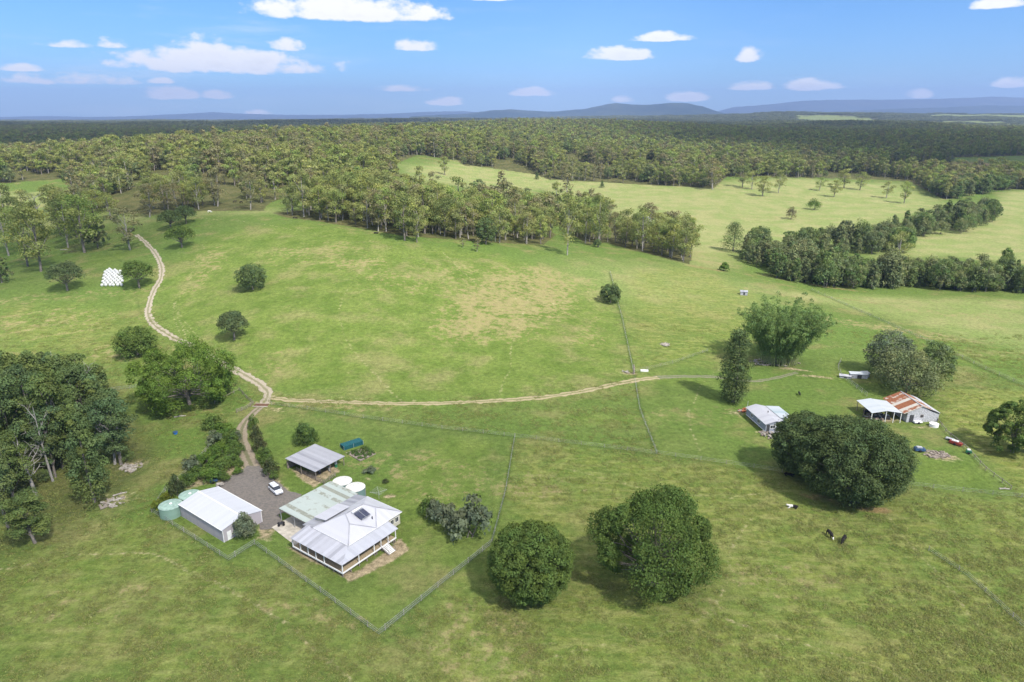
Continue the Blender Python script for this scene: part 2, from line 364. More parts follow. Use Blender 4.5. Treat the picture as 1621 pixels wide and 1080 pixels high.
# ------------------------------------------------------------------ the ground sheet
def zones(x, y, z):
    za = np.zeros((len(x), 4), np.float32); zb = np.zeros((len(x), 4), np.float32)
    px, py, dep = project(x, y, z)
    front = (y > 20) & (dep > 5)
    wx = 9*(fbm(x/30, y/30, 50, 3)-.5); wy = 9*(fbm(x/30, y/30, 60, 3)-.5)      # ragged outlines
    X, Y = x + wx, y + wy
    def poly(pts, soft):                                     # soft-edged outline on the ground
        P = np.array([G(*p)[:2] for p in pts]); inside = np.zeros(len(x), bool); dmin = np.full(len(x), 1e9)
        lo, hi = P.min(0)-soft*2, P.max(0)+soft*2; sel = (X > lo[0]) & (X < hi[0]) & (Y > lo[1]) & (Y < hi[1])
        xs, ys = X[sel], Y[sel]; ins = np.zeros(len(xs), bool); dm = np.full(len(xs), 1e9)
        for a, b in zip(P, np.roll(P, -1, 0)):
            cr = ((a[1] > ys) != (b[1] > ys)) & (xs < (b[0]-a[0])*(ys-a[1])/((b[1]-a[1]) or 1e-9) + a[0]); ins ^= cr
            e = b-a; tt = np.clip(((xs-a[0])*e[0] + (ys-a[1])*e[1])/(e@e + 1e-9), 0, 1)
            dm = np.minimum(dm, np.hypot(xs-a[0]-tt*e[0], ys-a[1]-tt*e[1]))
        r = np.zeros(len(x)); r[sel] = sstep(-soft, soft, np.where(ins, dm, -dm)); return r
    def blob(p, rx, ry, ang=0.0, k=1.0):
        c = G(*p); dx, dy = X-c[0], Y-c[1]; ca, sa_ = math.cos(R(ang)), math.sin(R(ang))
        d = ((dx*ca+dy*sa_)/rx)**2 + ((-dx*sa_+dy*ca)/ry)**2; return k*sstep(1.5, .35, np.sqrt(d))
    def path(pts, w, soft=.4, raw=True):
        P = np.array([G(*p)[:2] for p in pts]); xx, yy = (x, y) if raw else (X, Y)
        lo, hi = P.min(0)-w*2-2, P.max(0)+w*2+2; sel = (xx > lo[0]) & (xx < hi[0]) & (yy > lo[1]) & (yy < hi[1]); dm = np.full(sel.sum(), 1e9)
        for a, b in zip(P, P[1:]):
            e = b-a; tt = np.clip(((xx[sel]-a[0])*e[0] + (yy[sel]-a[1])*e[1])/(e@e + 1e-9), 0, 1)
            dm = np.minimum(dm, np.hypot(xx[sel]-a[0]-tt*e[0], yy[sel]-a[1]-tt*e[1]))
        r = np.zeros(len(x)); r[sel] = sstep(w+soft, w-soft, dm); return r
    mx = np.maximum
    lush = poly([(258,430),(300,400),(345,372),(480,352),(560,362),(640,385),(760,400),(860,425),(960,455),(985,500),(1000,560),(995,596),(900,628),(660,636),(440,622),(340,560),(262,515),(245,480)], 9)
    lush = mx(lush, .8*poly([(1000,470),(1110,430),(1300,500),(1621,600),(1621,560),(1400,520),(1200,440),(1000,440)], 6)*0)
    for p in [((110,930),16,10),((250,840),10,5),((620,880),16,8),((640,830),12,12),((490,730),7,14),((1240,700),8,7),((1470,740),13,7),((880,655),10,4),((965,665),14,4),
              ((1060,600),14,3),((1360,600),16,6),((1430,660),12,5),((80,740),12,9),((1500,560),26,9),((1310,470),26,8),((170,410),14,18),((240,450),8,26)]: lush = mx(lush, blob(*p, k=.75))
    lush = mx(lush, .85*poly([(640,850),(770,850),(780,700),(700,690),(620,760),(630,850),(600,990),(560,950)], 3))
    pale = poly([(640,262),(720,255),(850,272),(1000,288),(1120,290),(1250,282),(1420,292),(1500,325),(1380,370),(1180,400),(1120,425),(1080,415),(1000,350),(860,300),(760,300),(660,285)], 22)
    pale = mx(pale, poly([(1380,408),(1450,370),(1560,335),(1590,305),(1640,300),(1640,420),(1500,405)], 12))
    pale = mx(pale, .85*poly([(0,300),(90,300),(105,318),(60,330),(100,345),(250,340),(240,350),(0,365)], 12))
    pale = mx(pale, .75*poly([(1190,455),(1430,470),(1640,475),(1640,560),(1520,530),(1400,500)], 10))
    pale = mx(pale, .55*blob((1060,450), 60, 40)); pale = mx(pale, .5*blob((380,335), 60, 14))
    pale = mx(pale, .55*((y > 4600) & (px > 1200)).astype(float))
    rough = poly([(1500,615),(1640,620),(1640,790),(1590,760),(1500,680),(1480,640)], 3)
    rough = mx(rough, .8*poly([(640,1100),(690,960),(800,860),(830,700),(1040,722),(1240,750),(1440,780),(1640,790),(1640,1100)], 6))
    rough = mx(rough, .6*poly([(0,900),(240,830),(420,900),(600,1020),(640,1100),(0,1100)], 8)); rough = mx(rough, .5*poly([(0,480),(240,490),(260,560),(0,600)], 10))
    rough = mx(rough, .6*poly([(1000,430),(1110,425),(1200,470),(1180,560),(1000,590)], 8))
    dry = .95*poly([(690,500),(720,455),(850,425),(930,445),(900,500),(820,540),(700,545)], 12)
    for p in [((560,415),14,10,0,.7),((320,435),8,22,0,.55),((330,410),8,18,0,.5),((760,440),30,20,0,.5),((640,440),26,18,0,.4),((500,400),30,20,0,.35),((200,560),20,8,0,.5),((60,510),40,8,10,.55),((80,470),40,6,10,.4),
              ((760,1000),12,8,0,.6),((780,1040),10,8,0,.5),((1110,965),5,3,0,.8),((1230,930),14,5,0,.4),((850,770),14,6,0,.5),((1400,520),40,7,-25,.65),((1250,470),24,5,-20,.5),((1540,500),36,7,-20,.6),((1560,560),20,5,-25,.5),
              ((520,640),30,2.5,0,.6),((540,985),7,3,0,.5),((460,965),7,4,0,.45),((1110,660),20,8,0,.35),((1090,400),20,16,0,.55),((1120,415),20,10,0,.6),((920,520),12,20,0,.4),((430,580),8,10,0,.3),((1000,340),90,14,0,.4),
              ((470,640),10,3,0,.6),((1200,345),90,14,0,.35),((140,960),10,6,0,.3),((230,925),4,2,0,.8),((620,730),14,10,0,.45),((720,760),12,12,0,.4),((1460,630),10,4,0,.5)]: dry = mx(dry, blob(*p))
    for k, (a, b) in enumerate([((0,545),(150,520)),((0,530),(130,508)),((0,500),(120,490)),((20,560),(210,540)),((110,562),(160,550)),((138,565),(200,540))]): dry = mx(dry, .75*path([a, b], 1.0, 1.0, False))
    dirt = poly([(452,862),(545,922),(640,868),(634,845),(545,905),(470,860)], .7); dirt = mx(dirt, .8*poly([(262,785),(350,742),(385,738),(430,742),(470,778),(440,800),(430,850),(405,850),(405,820),(340,770)], 1.2))
    dirt = mx(dirt, .9*poly([(466,748),(503,772),(530,755),(548,745),(540,735),(500,750)], .6))
    for p in [((637,778),1.6,1.0,0,.8),((596,752),1.2,1,0,.5),((1252,585),7,1.4,-25,.8),((1290,598),8,1.2,-12,.7),((1230,566),5,1.2,-25,.7),((1172,653),3,2,0,.6),((1210,688),3,1,0,.7),((1480,720),4,2.4,0,.8),((1462,677),4,1,0,.6),((1385,665),7,2.2,0,.8),
              ((440,648),5,1.6,0,.5),((1000,588),3,1.6,0,.7),((100,648),4,3,0,.6),((185,790),5,3,0,.5),((200,735),5,3,0,.5),((545,590),1.4,1,0,.5)]: dirt = mx(dirt, blob(*p))
    for off in (-.9, .9):                                   # faint old wheel marks over the paddock
        dirt = mx(dirt, .42*path([(300+off*4,560),(278+off*4,500),(282+off*3.5,470),(300+off*3,440),(320+off*3,410),(322+off*2,385)], .35, .5))
        dirt = mx(dirt, .42*path([(340+off*3,575),(310+off*4,535),(285+off*4,505),(277+off*4,480)], .35, .5))
        dirt = mx(dirt, .35*path([(430,625+off*4),(560,634+off*3),(660,636+off*2)], .5, .7))
    for pts, k_ in (([(1240,760),(1180,830),(1150,900),(1120,965),(1000,1010),(860,1040)],.3),([(1400,800),(1440,860),(1500,930),(1560,1010),(1600,1090)],.36),([(1120,965),(1200,1000),(1340,1040),(1480,1100)],.4),([(700,400),(760,450),(850,480),(960,470)],.4),([(850,430),(820,520),(800,600),(780,634)],.35),([(620,390),(560,440),(540,520),(600,600),(640,636)],.35),([(0,900),(120,880),(240,880),(360,930),(470,1000),(560,1080)],.4),([(300,345),(380,350),(470,365),(600,385)],.4),([(1180,560),(1120,600),(1090,660),(1110,715)],.35),([(900,740),(1000,770),(1150,790),(1240,770)],.4),([(640,300),(760,300),(900,320),(1060,345),(1200,350),(1400,330)],.35)):
        g_ = smooth_line([(a[0], a[1], 0) for a in (G(*p) for p in pts)], 6.0); P_ = [(q.x, q.y) for q in g_]; dm_ = np.full(len(x), 1e9); xx_, yy_ = x + 2.5*(fbm(x/11, y/11, 70, 2)-.5), y + 2.5*(fbm(x/11, y/11, 71, 2)-.5)
        for a, b in zip(P_, P_[1:]):
            sel_ = (np.abs(x-a[0]) < 16) & (np.abs(y-a[1]) < 16)
            e0, e1 = b[0]-a[0], b[1]-a[1]; t_ = np.clip(((xx_[sel_]-a[0])*e0 + (yy_[sel_]-a[1])*e1)/(e0*e0+e1*e1+1e-9), 0, 1); dm_[sel_] = np.minimum(dm_[sel_], np.hypot(xx_[sel_]-a[0]-t_*e0, yy_[sel_]-a[1]-t_*e1))
        dirt = mx(dirt, k_*sstep(.8, .2, dm_))
    red = np.zeros(len(x))
    for p in [((1320,455),22,2.4,-30,.7),((1345,475),22,2.4,-28,.6),((1120,425),14,4,0,.6),((1500,540),22,1.8,-30,.55),((1400,806),6,1.2,0,.55),((1300,795),6,2,-20,.6),((1560,262),110,60,0,.85),((1385,805),5,1.2,0,1.),((1230,345),30,5,0,.4),((300,660),12,3,0,.45),((95,650),14,6,0,.4)]: red = mx(red, blob(*p))
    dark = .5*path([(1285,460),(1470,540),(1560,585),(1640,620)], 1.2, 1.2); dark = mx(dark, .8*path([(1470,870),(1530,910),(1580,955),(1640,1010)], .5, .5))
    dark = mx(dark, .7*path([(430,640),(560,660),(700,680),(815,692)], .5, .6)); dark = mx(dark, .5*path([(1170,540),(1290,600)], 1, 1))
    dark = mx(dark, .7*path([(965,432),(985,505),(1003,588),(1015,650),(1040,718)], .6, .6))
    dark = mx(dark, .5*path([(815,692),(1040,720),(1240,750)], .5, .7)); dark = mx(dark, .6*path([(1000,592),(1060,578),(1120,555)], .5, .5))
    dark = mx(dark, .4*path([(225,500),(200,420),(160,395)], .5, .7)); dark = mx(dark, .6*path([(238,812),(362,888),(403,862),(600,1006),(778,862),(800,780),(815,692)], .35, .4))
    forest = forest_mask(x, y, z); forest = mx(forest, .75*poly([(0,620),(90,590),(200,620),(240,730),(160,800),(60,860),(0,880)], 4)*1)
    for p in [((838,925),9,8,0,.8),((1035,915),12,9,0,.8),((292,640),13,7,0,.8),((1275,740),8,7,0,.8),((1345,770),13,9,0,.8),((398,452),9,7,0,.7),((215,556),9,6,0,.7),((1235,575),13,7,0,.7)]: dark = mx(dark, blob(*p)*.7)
    sel = front.astype(np.float32)
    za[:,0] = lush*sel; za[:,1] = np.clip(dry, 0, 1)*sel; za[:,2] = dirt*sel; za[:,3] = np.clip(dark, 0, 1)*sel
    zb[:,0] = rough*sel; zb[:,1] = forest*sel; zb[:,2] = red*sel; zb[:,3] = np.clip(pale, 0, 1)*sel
    return za, zb
# where the woods stand (outlines given on the ground, farther than about 330 m)
WOODS = [  # (ground outline in photo columns/rows, nearest depth, farthest depth)
    ([(-200,292),(30,290),(110,290),(112,318),(150,334),(235,340),(320,334),(420,334),(455,345),(500,350),(560,360),(640,374),(700,378),(770,384),(860,388),(880,372),(850,350),(800,325),(745,312),(700,306),(655,300),(628,288),(618,262),(615,240),(610,180),(-200,180)], 330, 1500),
    ([(620,262),(660,246),(725,255),(735,262),(775,266),(845,276),(870,285),(945,288),(1040,294),(1130,298),(1150,280),(1250,281),(1350,283),(1440,288),(1495,316),(1560,300),(1640,300),(1640,272),(1510,272),(1500,250),(1640,246),(1900,180),(600,180)], 600, 3200),
    ([(872,348),(900,366),(930,388),(960,384),(1000,396),(1040,405),(1092,419),(1096,400),(1060,380),(1000,366),(930,340),(880,322)], 330, 620),
]
_WP = [(np.array(p, float), a, b) for p, a, b in WOODS]
def inpoly(P, xs, ys):
    ins = np.zeros(len(xs), bool)
    for a, b in zip(P, np.roll(P, -1, 0)):
        ins ^= ((a[1] > ys) != (b[1] > ys)) & (xs < (b[0]-a[0])*(ys-a[1])/((b[1]-a[1]) or 1e-9) + a[0])
    return ins
CLEAR = [  # openings in the woods: photo column, forward distance, half sizes (m)
    (40,605,85,42),(455,455,16,40),(1580,1020,170,95),(1620,6500,620,1300),(1340,5900,330,900),(1480,6900,300,700),(1500,5300,380,330),(1245,2350,70,90),(660,1650,35,40),(130,3600,160,90),(320,3100,200,70),(1100,4500,350,120),(1290,3600,160,90),(1560,4300,300,100)]
_CL = [(px_ray(c, 183)[0]/px_ray(c, 183)[1]*Yc, Yc, a, b) for c, Yc, a, b in CLEAR]
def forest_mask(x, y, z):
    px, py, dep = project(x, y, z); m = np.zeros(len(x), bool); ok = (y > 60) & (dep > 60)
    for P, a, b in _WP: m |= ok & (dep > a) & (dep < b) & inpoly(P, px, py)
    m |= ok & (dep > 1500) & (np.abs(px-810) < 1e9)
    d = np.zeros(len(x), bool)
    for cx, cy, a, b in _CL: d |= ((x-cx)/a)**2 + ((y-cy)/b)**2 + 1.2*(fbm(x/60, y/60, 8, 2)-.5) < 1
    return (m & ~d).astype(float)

def build_ground():
    rr = np.concatenate([[.05], np.exp(np.linspace(math.log(12), math.log(60), 60)), np.exp(np.linspace(math.log(60.5), math.log(900), 560)), np.exp(np.linspace(math.log(905), math.log(30000), 260))])
    aa = np.concatenate([np.linspace(-180, -45, 60), np.linspace(-44.9, 44.9, 760), np.linspace(45, 180, 60)[:-1]])*math.pi/180
    nr, na = len(rr), len(aa)
    x = (rr[:,None]*np.sin(aa)[None]).ravel(); y = (rr[:,None]*np.cos(aa)[None]).ravel(); z = hgt(x, y)
    za, zb = zones(x, y, z)
    i = np.arange(nr-1)[:,None]*na; j = np.arange(na); jn = (j+1) % na
    f = np.stack([i+j, i+jn, i+na+jn, i+na+j], -1).reshape(-1, 4)[:, ::-1]
    v = np.stack([x, y, z], 1); me = mesh_np('ground', v, f, GRASS, {'zone_a': za, 'zone_b': zb}, smooth=True)
    me.flip_normals() if me.polygons[1000].normal.z < 0 else None
    o = bpy.data.objects.new('ground', me); link(o); tag(o, kind='structure')
build_ground()

# ------------------------------------------------------------------ tracks
def road_material(name, a, b, centre=None):
    m, t, o = newmat(name); bs = bsdf(t, o, .95, .1); geo = N(t, 'ShaderNodeNewGeometry'); P = geo.outputs['Position']
    n = noise(t, P, 1.6, 5, .7); n2 = noise(t, P, 7.0, 3, .7); c = MIX(t, rng(t, n, .3, .7), a, b)
    at = N(t, 'ShaderNodeAttribute'); at.attribute_name = 'cross'      # 0 at the middle of the track, 1 at its edge
    sp = N(t, 'ShaderNodeSeparateColor'); t.links.new(at.outputs['Color'], sp.inputs[0]); e = sp.outputs[0]
    if centre:
        wv = M_(t, 'ADD', e, M_(t, 'MULTIPLY', M_(t, 'SUBTRACT', n, .5), .5))
        mid = rng(t, wv, .14, .34, 1, 0); c = MIX(t, M_(t, 'MULTIPLY', mid, centre[1]), c, centre[0])
        c = MIX(t, rng(t, wv, .78, 1.0), c, (.10, .125, .04))
    c = MIX(t, 1, c, rgbv(t, rng(t, n2, .2, .8, .8, 1.15, False)), 'MULTIPLY')
    t.links.new(c, bs.inputs['Base Color'])
    bp = N(t, 'ShaderNodeBump', i_Strength=.5, i_Distance=.08); t.links.new(n2, bp.inputs['Height']); t.links.new(bp.outputs[0], bs.inputs['Normal'])
    return m
def track(name, pix, width, mat, lift=.05, jit=.25):
    L = smooth_line([(g[0], g[1], 0) for g in (G(*p) for p in pix)]); nx = 9; V, F, C = [], [], []
    rnd = random.Random(len(pix)); w = width if not isinstance(width, (int, float)) else (width, width)
    for i, p in enumerate(L):
        d = (L[min(i+1, len(L)-1)] - L[max(i-1, 0)]).normalized(); s = Vector((-d.y, d.x, 0)); ww = (w[0] + (w[1]-w[0])*i/len(L))/2
        a, b = ww + rnd.uniform(-jit, jit), ww + rnd.uniform(-jit, jit)
        for k in range(nx):
            t = -1 + 2*k/(nx-1); q = p + s*(t*(a if t < 0 else b)); V.append((q.x, q.y, 0)); C.append((abs(t),)*3 + (1,))
    V = np.array(V); V[:,2] = hgt(V[:,0], V[:,1]) + lift - .06*(np.array(C)[:,0] > .99)
    n = len(L); i = np.arange(n-1)[:,None]*nx; j = np.arange(nx-1); F = np.stack([i+j, i+j+1, i+nx+j+1, i+nx+j], -1).reshape(-1, 4)[:, ::-1]
    me = mesh_np(name, V, F, mat, C, attr='cross', smooth=True); o = bpy.data.objects.new(name, me); link(o); return tag(o, kind='structure')
GRAVEL = road_material('pale_gravel', (.30, .26, .195), (.40, .35, .27), ((.17, .165, .08), .75))
GRAVEL2 = road_material('worn_track', (.30, .255, .15), (.38, .32, .19), ((.15, .165, .06), .75))
DRIVE = road_material('brown_gravel', (.22, .18, .13), (.30, .25, .185), ((.12, .125, .06), .8))
ASPH = road_material('grey_gravel_yard', (.135, .125, .115), (.205, .18, .155))
track('gravel_track', [(416,640),(424,622),(408,606),(385,592),(345,572),(312,553),(275,535),(247,517),(235,500),(236,482),(244,460),(254,442),(256,425),(250,408),(240,394),(226,380),(215,372)], (3.2, 2.4), GRAVEL, jit=.5)
track('gravel_track', [(424,628),(470,634),(560,637),(660,639),(760,636),(860,629),(930,618),(985,606),(1020,600),(1042,598)], (2.2, 2.8), GRAVEL2, jit=.5)
track('gravel_track', [(1036,598),(1080,596),(1130,597),(1200,603),(1262,590)], (2.6, 1.6), road_material('grey_worn_track', (.15,.155,.10), (.22,.21,.13), ((.10,.14,.04), .8)), lift=.045)
track('driveway', [(415,643),(400,655),(386,672),(382,692),(387,712),(397,735),(402,750)], (2.8, 4.5), DRIVE, lift=.06)
def patch(name, pix, mat, lift, loc=None, n=40):
    P = [G(*p) for p in pix] if loc is None else loc
    L = []
    for a, b in zip(P, P[1:]+P[:1]):
        a, b = Vector((a[0], a[1], 0)), Vector((b[0], b[1], 0)); k = max(1, int((b-a).length/1.0)); L += [a.lerp(b, i/k) for i in range(k)]
    rnd = random.Random(3); L = [p + Vector((rnd.uniform(-.25,.25), rnd.uniform(-.25,.25), 0)) for p in L] if loc is None else L
    c = sum(L, Vector())/len(L); V = []; F = []; rings = 14; m = len(L)
    for r in range(1, rings+1):
        for p in L: q = c.lerp(p, r/rings); V.append((q.x, q.y, 0))
    V.append((c.x, c.y, 0)); V = np.array(V); V[:,2] = hgt(V[:,0], V[:,1]) + lift
    faces = [(len(V)-1, j, (j+1) % m) for j in range(m)] + [(r*m+j, (r+1)*m+j, (r+1)*m+(j+1) % m, r*m+(j+1) % m) for r in range(rings-1) for j in range(m)]
    me = bpy.data.meshes.new(name); me.from_pydata(V.tolist(), [], faces); me.update()
    if me.polygons[0].normal.z < 0: me.flip_normals()
    a = me.color_attributes.new('cross', 'FLOAT_COLOR', 'POINT'); a.data.foreach_set('color', np.tile([.5,.5,.5,1], len(V)).astype(np.float32))
    me.materials.append(mat); o = bpy.data.objects.new(name, me); link(o); return tag(o, kind='structure')
patch('gravel_yard', [(392,738),(412,738),(432,758),(455,777),(478,783),(470,800),(462,806),(440,815),(448,830),(430,838),(412,838),(404,818),(376,800),(345,782),(352,762)], ASPH, .08)

# ------------------------------------------------------------------ far ranges
def mountain_material():
    m, t, o = newmat('forested_range'); b = bsdf(t, o, .95, .05); geo = N(t, 'ShaderNodeNewGeometry')
    n = noise(t, geo.outputs['Position'], .0016, 6, .65); n2 = noise(t, geo.outputs['Position'], .012, 4, .7)
    c = MIX(t, rng(t, n, .4, .65), (.022, .042, .034), (.048, .066, .046)); c = MIX(t, rng(t, n2, .62, .72), c, (.13, .14, .08)); t.links.new(c, b.inputs['Base Color']); return m
MOUNT = mountain_material()
def rangemesh(name, crest, Y0, thick, seed):
    cx = np.array([c[0] for c in crest], float); cy = np.array([c[1] for c in crest], float); px = np.arange(cx[0], cx[-1], 3.0); py = np.interp(px, cx, cy)
    ks = np.linspace(-1, 1, 41); V = []
    for a, b in zip(px, py):
        d = px_ray(a, b); ux = d[0]/d[1]; zc = CAM_H + d[2]/d[1]*Y0
        for k in ks: V.append((ux*Y0, Y0 + k*thick, zc, k))
    V = np.array(V); n = fbm(V[:,0]/1500, V[:,1]/1500, seed, 5) - .5; k = V[:,3]
    z = 20 + (V[:,2]-20)*np.clip(1-np.abs(k)**1.3*(1+1.1*n), 0, 1) + 130*n*(1-np.abs(k))*np.abs(k)*2 + 16*(fbm(V[:,0]/160, V[:,1]/160, seed+5, 3)-.5)*(1-np.abs(k)); z[np.abs(k) > .99] = -60
    V = np.stack([V[:,0], V[:,1], z], 1); m = len(ks); i = np.arange(len(px)-1)[:,None]*m; j = np.arange(m-1)
    F = np.stack([i+j, i+m+j, i+m+j+1, i+j+1], -1).reshape(-1, 4); me = mesh_np(name, V, F, MOUNT, smooth=True)
    if sum(p.normal.z for p in list(me.polygons)[:200]) < 0: me.flip_normals()
    o = bpy.data.objects.new(name, me); link(o); return tag(o, kind='structure')
rangemesh('mountain_range', [(660,184),(700,182),(740,180),(775,175),(810,173),(850,176),(880,177),(930,172),(960,165),(975,163.5),(1000,166),(1030,166),(1060,163),(1090,164),(1110,168),(1130,176),(1150,181),(1200,184)], 13000, 1500, 1)
rangemesh('mountain_range', [(1090,185),(1140,176),(1160,170),(1200,167),(1240,163),(1270,160),(1320,158),(1400,158),(1470,157),(1530,155),(1580,153),(1621,155),(1900,157)], 21000, 2500, 4)
rangemesh('mountain_range', [(1240,184),(1330,177),(1400,173),(1500,170),(1560,167),(1640,168),(1900,166)], 15500, 1600, 8)
rangemesh('mountain_range', [(-260,187),(0,186),(60,184),(150,186),(220,184),(300,180),(335,177.5),(380,180),(450,182),(540,182),(620,180),(680,177),(735,176),(780,180),(850,185)], 22000, 2500, 6)

# ------------------------------------------------------------------ leaves, bark, trees
L_GUM = leafmat('gum_leaves', [(0.123,0.162,0.058),(0.188,0.220,0.076),(0.279,0.305,0.091),(0.259,0.266,0.110),(0.227,0.305,0.078),(0.324,0.337,0.123)], .32)
L_GUMD = leafmat('dry_gum_leaves', [(.190,.180,.085),(.225,.205,.105),(.180,.200,.080)], .25)
L_DARK = leafmat('dark_fig_leaves', [(0.091,0.130,0.048),(0.107,0.150,0.055)], .22)
L_FIG = leafmat('fig_leaves', [(.098,.152,.036),(.115,.168,.040)], .25)
L_BLUE = leafmat('blue_green_leaves', [(.090,.125,.052),(.105,.140,.058)], .22)
L_MANGO = leafmat('mango_leaves', [(0.118,0.189,0.034),(0.147,0.221,0.041)], .28)
L_RIVER = leafmat('riverside_leaves', [(0.116,0.157,0.055),(0.149,0.205,0.066),(0.137,0.171,0.082),(0.205,0.226,0.103),(0.116,0.192,0.055),(0.171,0.178,0.095)], .25)
L_FAR = leafmat('far_wood_leaves', [(0.105,0.132,0.068),(0.143,0.165,0.079),(0.182,0.198,0.094),(0.121,0.152,0.075)], .25)
L_BAMBOO = leafmat('bamboo_leaves', [(.17,.25,.085),(.20,.28,.10)], .35)
L_PINE = leafmat('cypress_leaves', [(.105,.155,.048),(.130,.170,.050),(.095,.150,.066),(.170,.195,.058)], .2)
L_SHRUB = leafmat('shrub_leaves', [(.085,.150,.030),(.120,.195,.036),(.080,.125,.040),(.090,.185,.030)], .3)
L_RED = leafmat('reddish_hedge_leaves', [(0.081,0.094,0.039),(0.065,0.091,0.036),(0.111,0.094,0.047)], .25)
L_YEL = leafmat('yellow_green_leaves', [(.180,.200,.030),(.150,.190,.030)], .3)
L_GREY = leafmat('grey_green_leaves', [(0.160,0.187,0.116),(0.131,0.168,0.093)], .25)
BARK = plain('grey_bark', (.19, .165, .14), .9, var=.35, scale=2.5); BARKP = plain('pale_bark', (.31, .285, .25), .9, var=.3, scale=2)
DEADB = plain('dead_wood', (.30, .28, .255), .9, var=.25, scale=3)

def leaf_geo(rs, clumps, per, size, up=.3, jit=.38, aspect=1.0):
    C = np.array(clumps, float); n = len(C); idx = np.repeat(np.arange(n), per); m = len(idx)
    d = rs.normal(size=(m, 3)); d /= np.linalg.norm(d, axis=1)[:,None]; fl = (d[:,2] < 0) & (rs.random(m) < .6); d[fl, 2] *= -1
    pos = C[idx,:3] + d*C[idx,3:6]*(rs.uniform(.62, 1.06, (m, 1)))
    nn = d + rs.normal(size=(m, 3))*jit + np.array([0, 0, up]); nn /= np.linalg.norm(nn, axis=1)[:,None]
    t = np.cross(nn, rs.normal(size=(m, 3))); t /= np.linalg.norm(t, axis=1)[:,None]; b = np.cross(nn, t)
    s = size*rs.uniform(.55, 1.35, (m, 1))*.5; t = t*s; b = b*s*aspect
    q = rs.uniform(.55, 1.2, (4, m, 1))
    V = np.stack([pos - t*q[0], pos - b*q[1] + nn*s*.25, pos + t*q[2], pos + b*q[3] - nn*s*.2], 1).reshape(-1, 3)
    cb = rs.uniform(.74, 1.22, n)[idx]*rs.uniform(.82, 1.18, m); yel = rs.uniform(-.07, .09, n)[idx]
    a = rs.random(n)[idx]; col = np.stack([cb*(1+yel), cb, cb*(1-yel), a], 1); col = np.repeat(col, 4, 0)
    return V, np.arange(m*4).reshape(-1, 4), col
def limb(mb, a, b, r0, r1, rnd, bend=.12, n=6, segs=4):
    a, b = Vector(a), Vector(b); L = (b-a).length; o = Vector((rnd.uniform(-1,1), rnd.uniform(-1,1), rnd.uniform(-.2,.6)))*L*bend; pts = []
    for k in range(segs+1): t = k/segs; pts.append(a.lerp(b, t) + o*math.sin(math.pi*t))
    mb.tube(pts, [r0+(r1-r0)*(k/segs) for k in range(segs+1)], n, cap=False); return pts
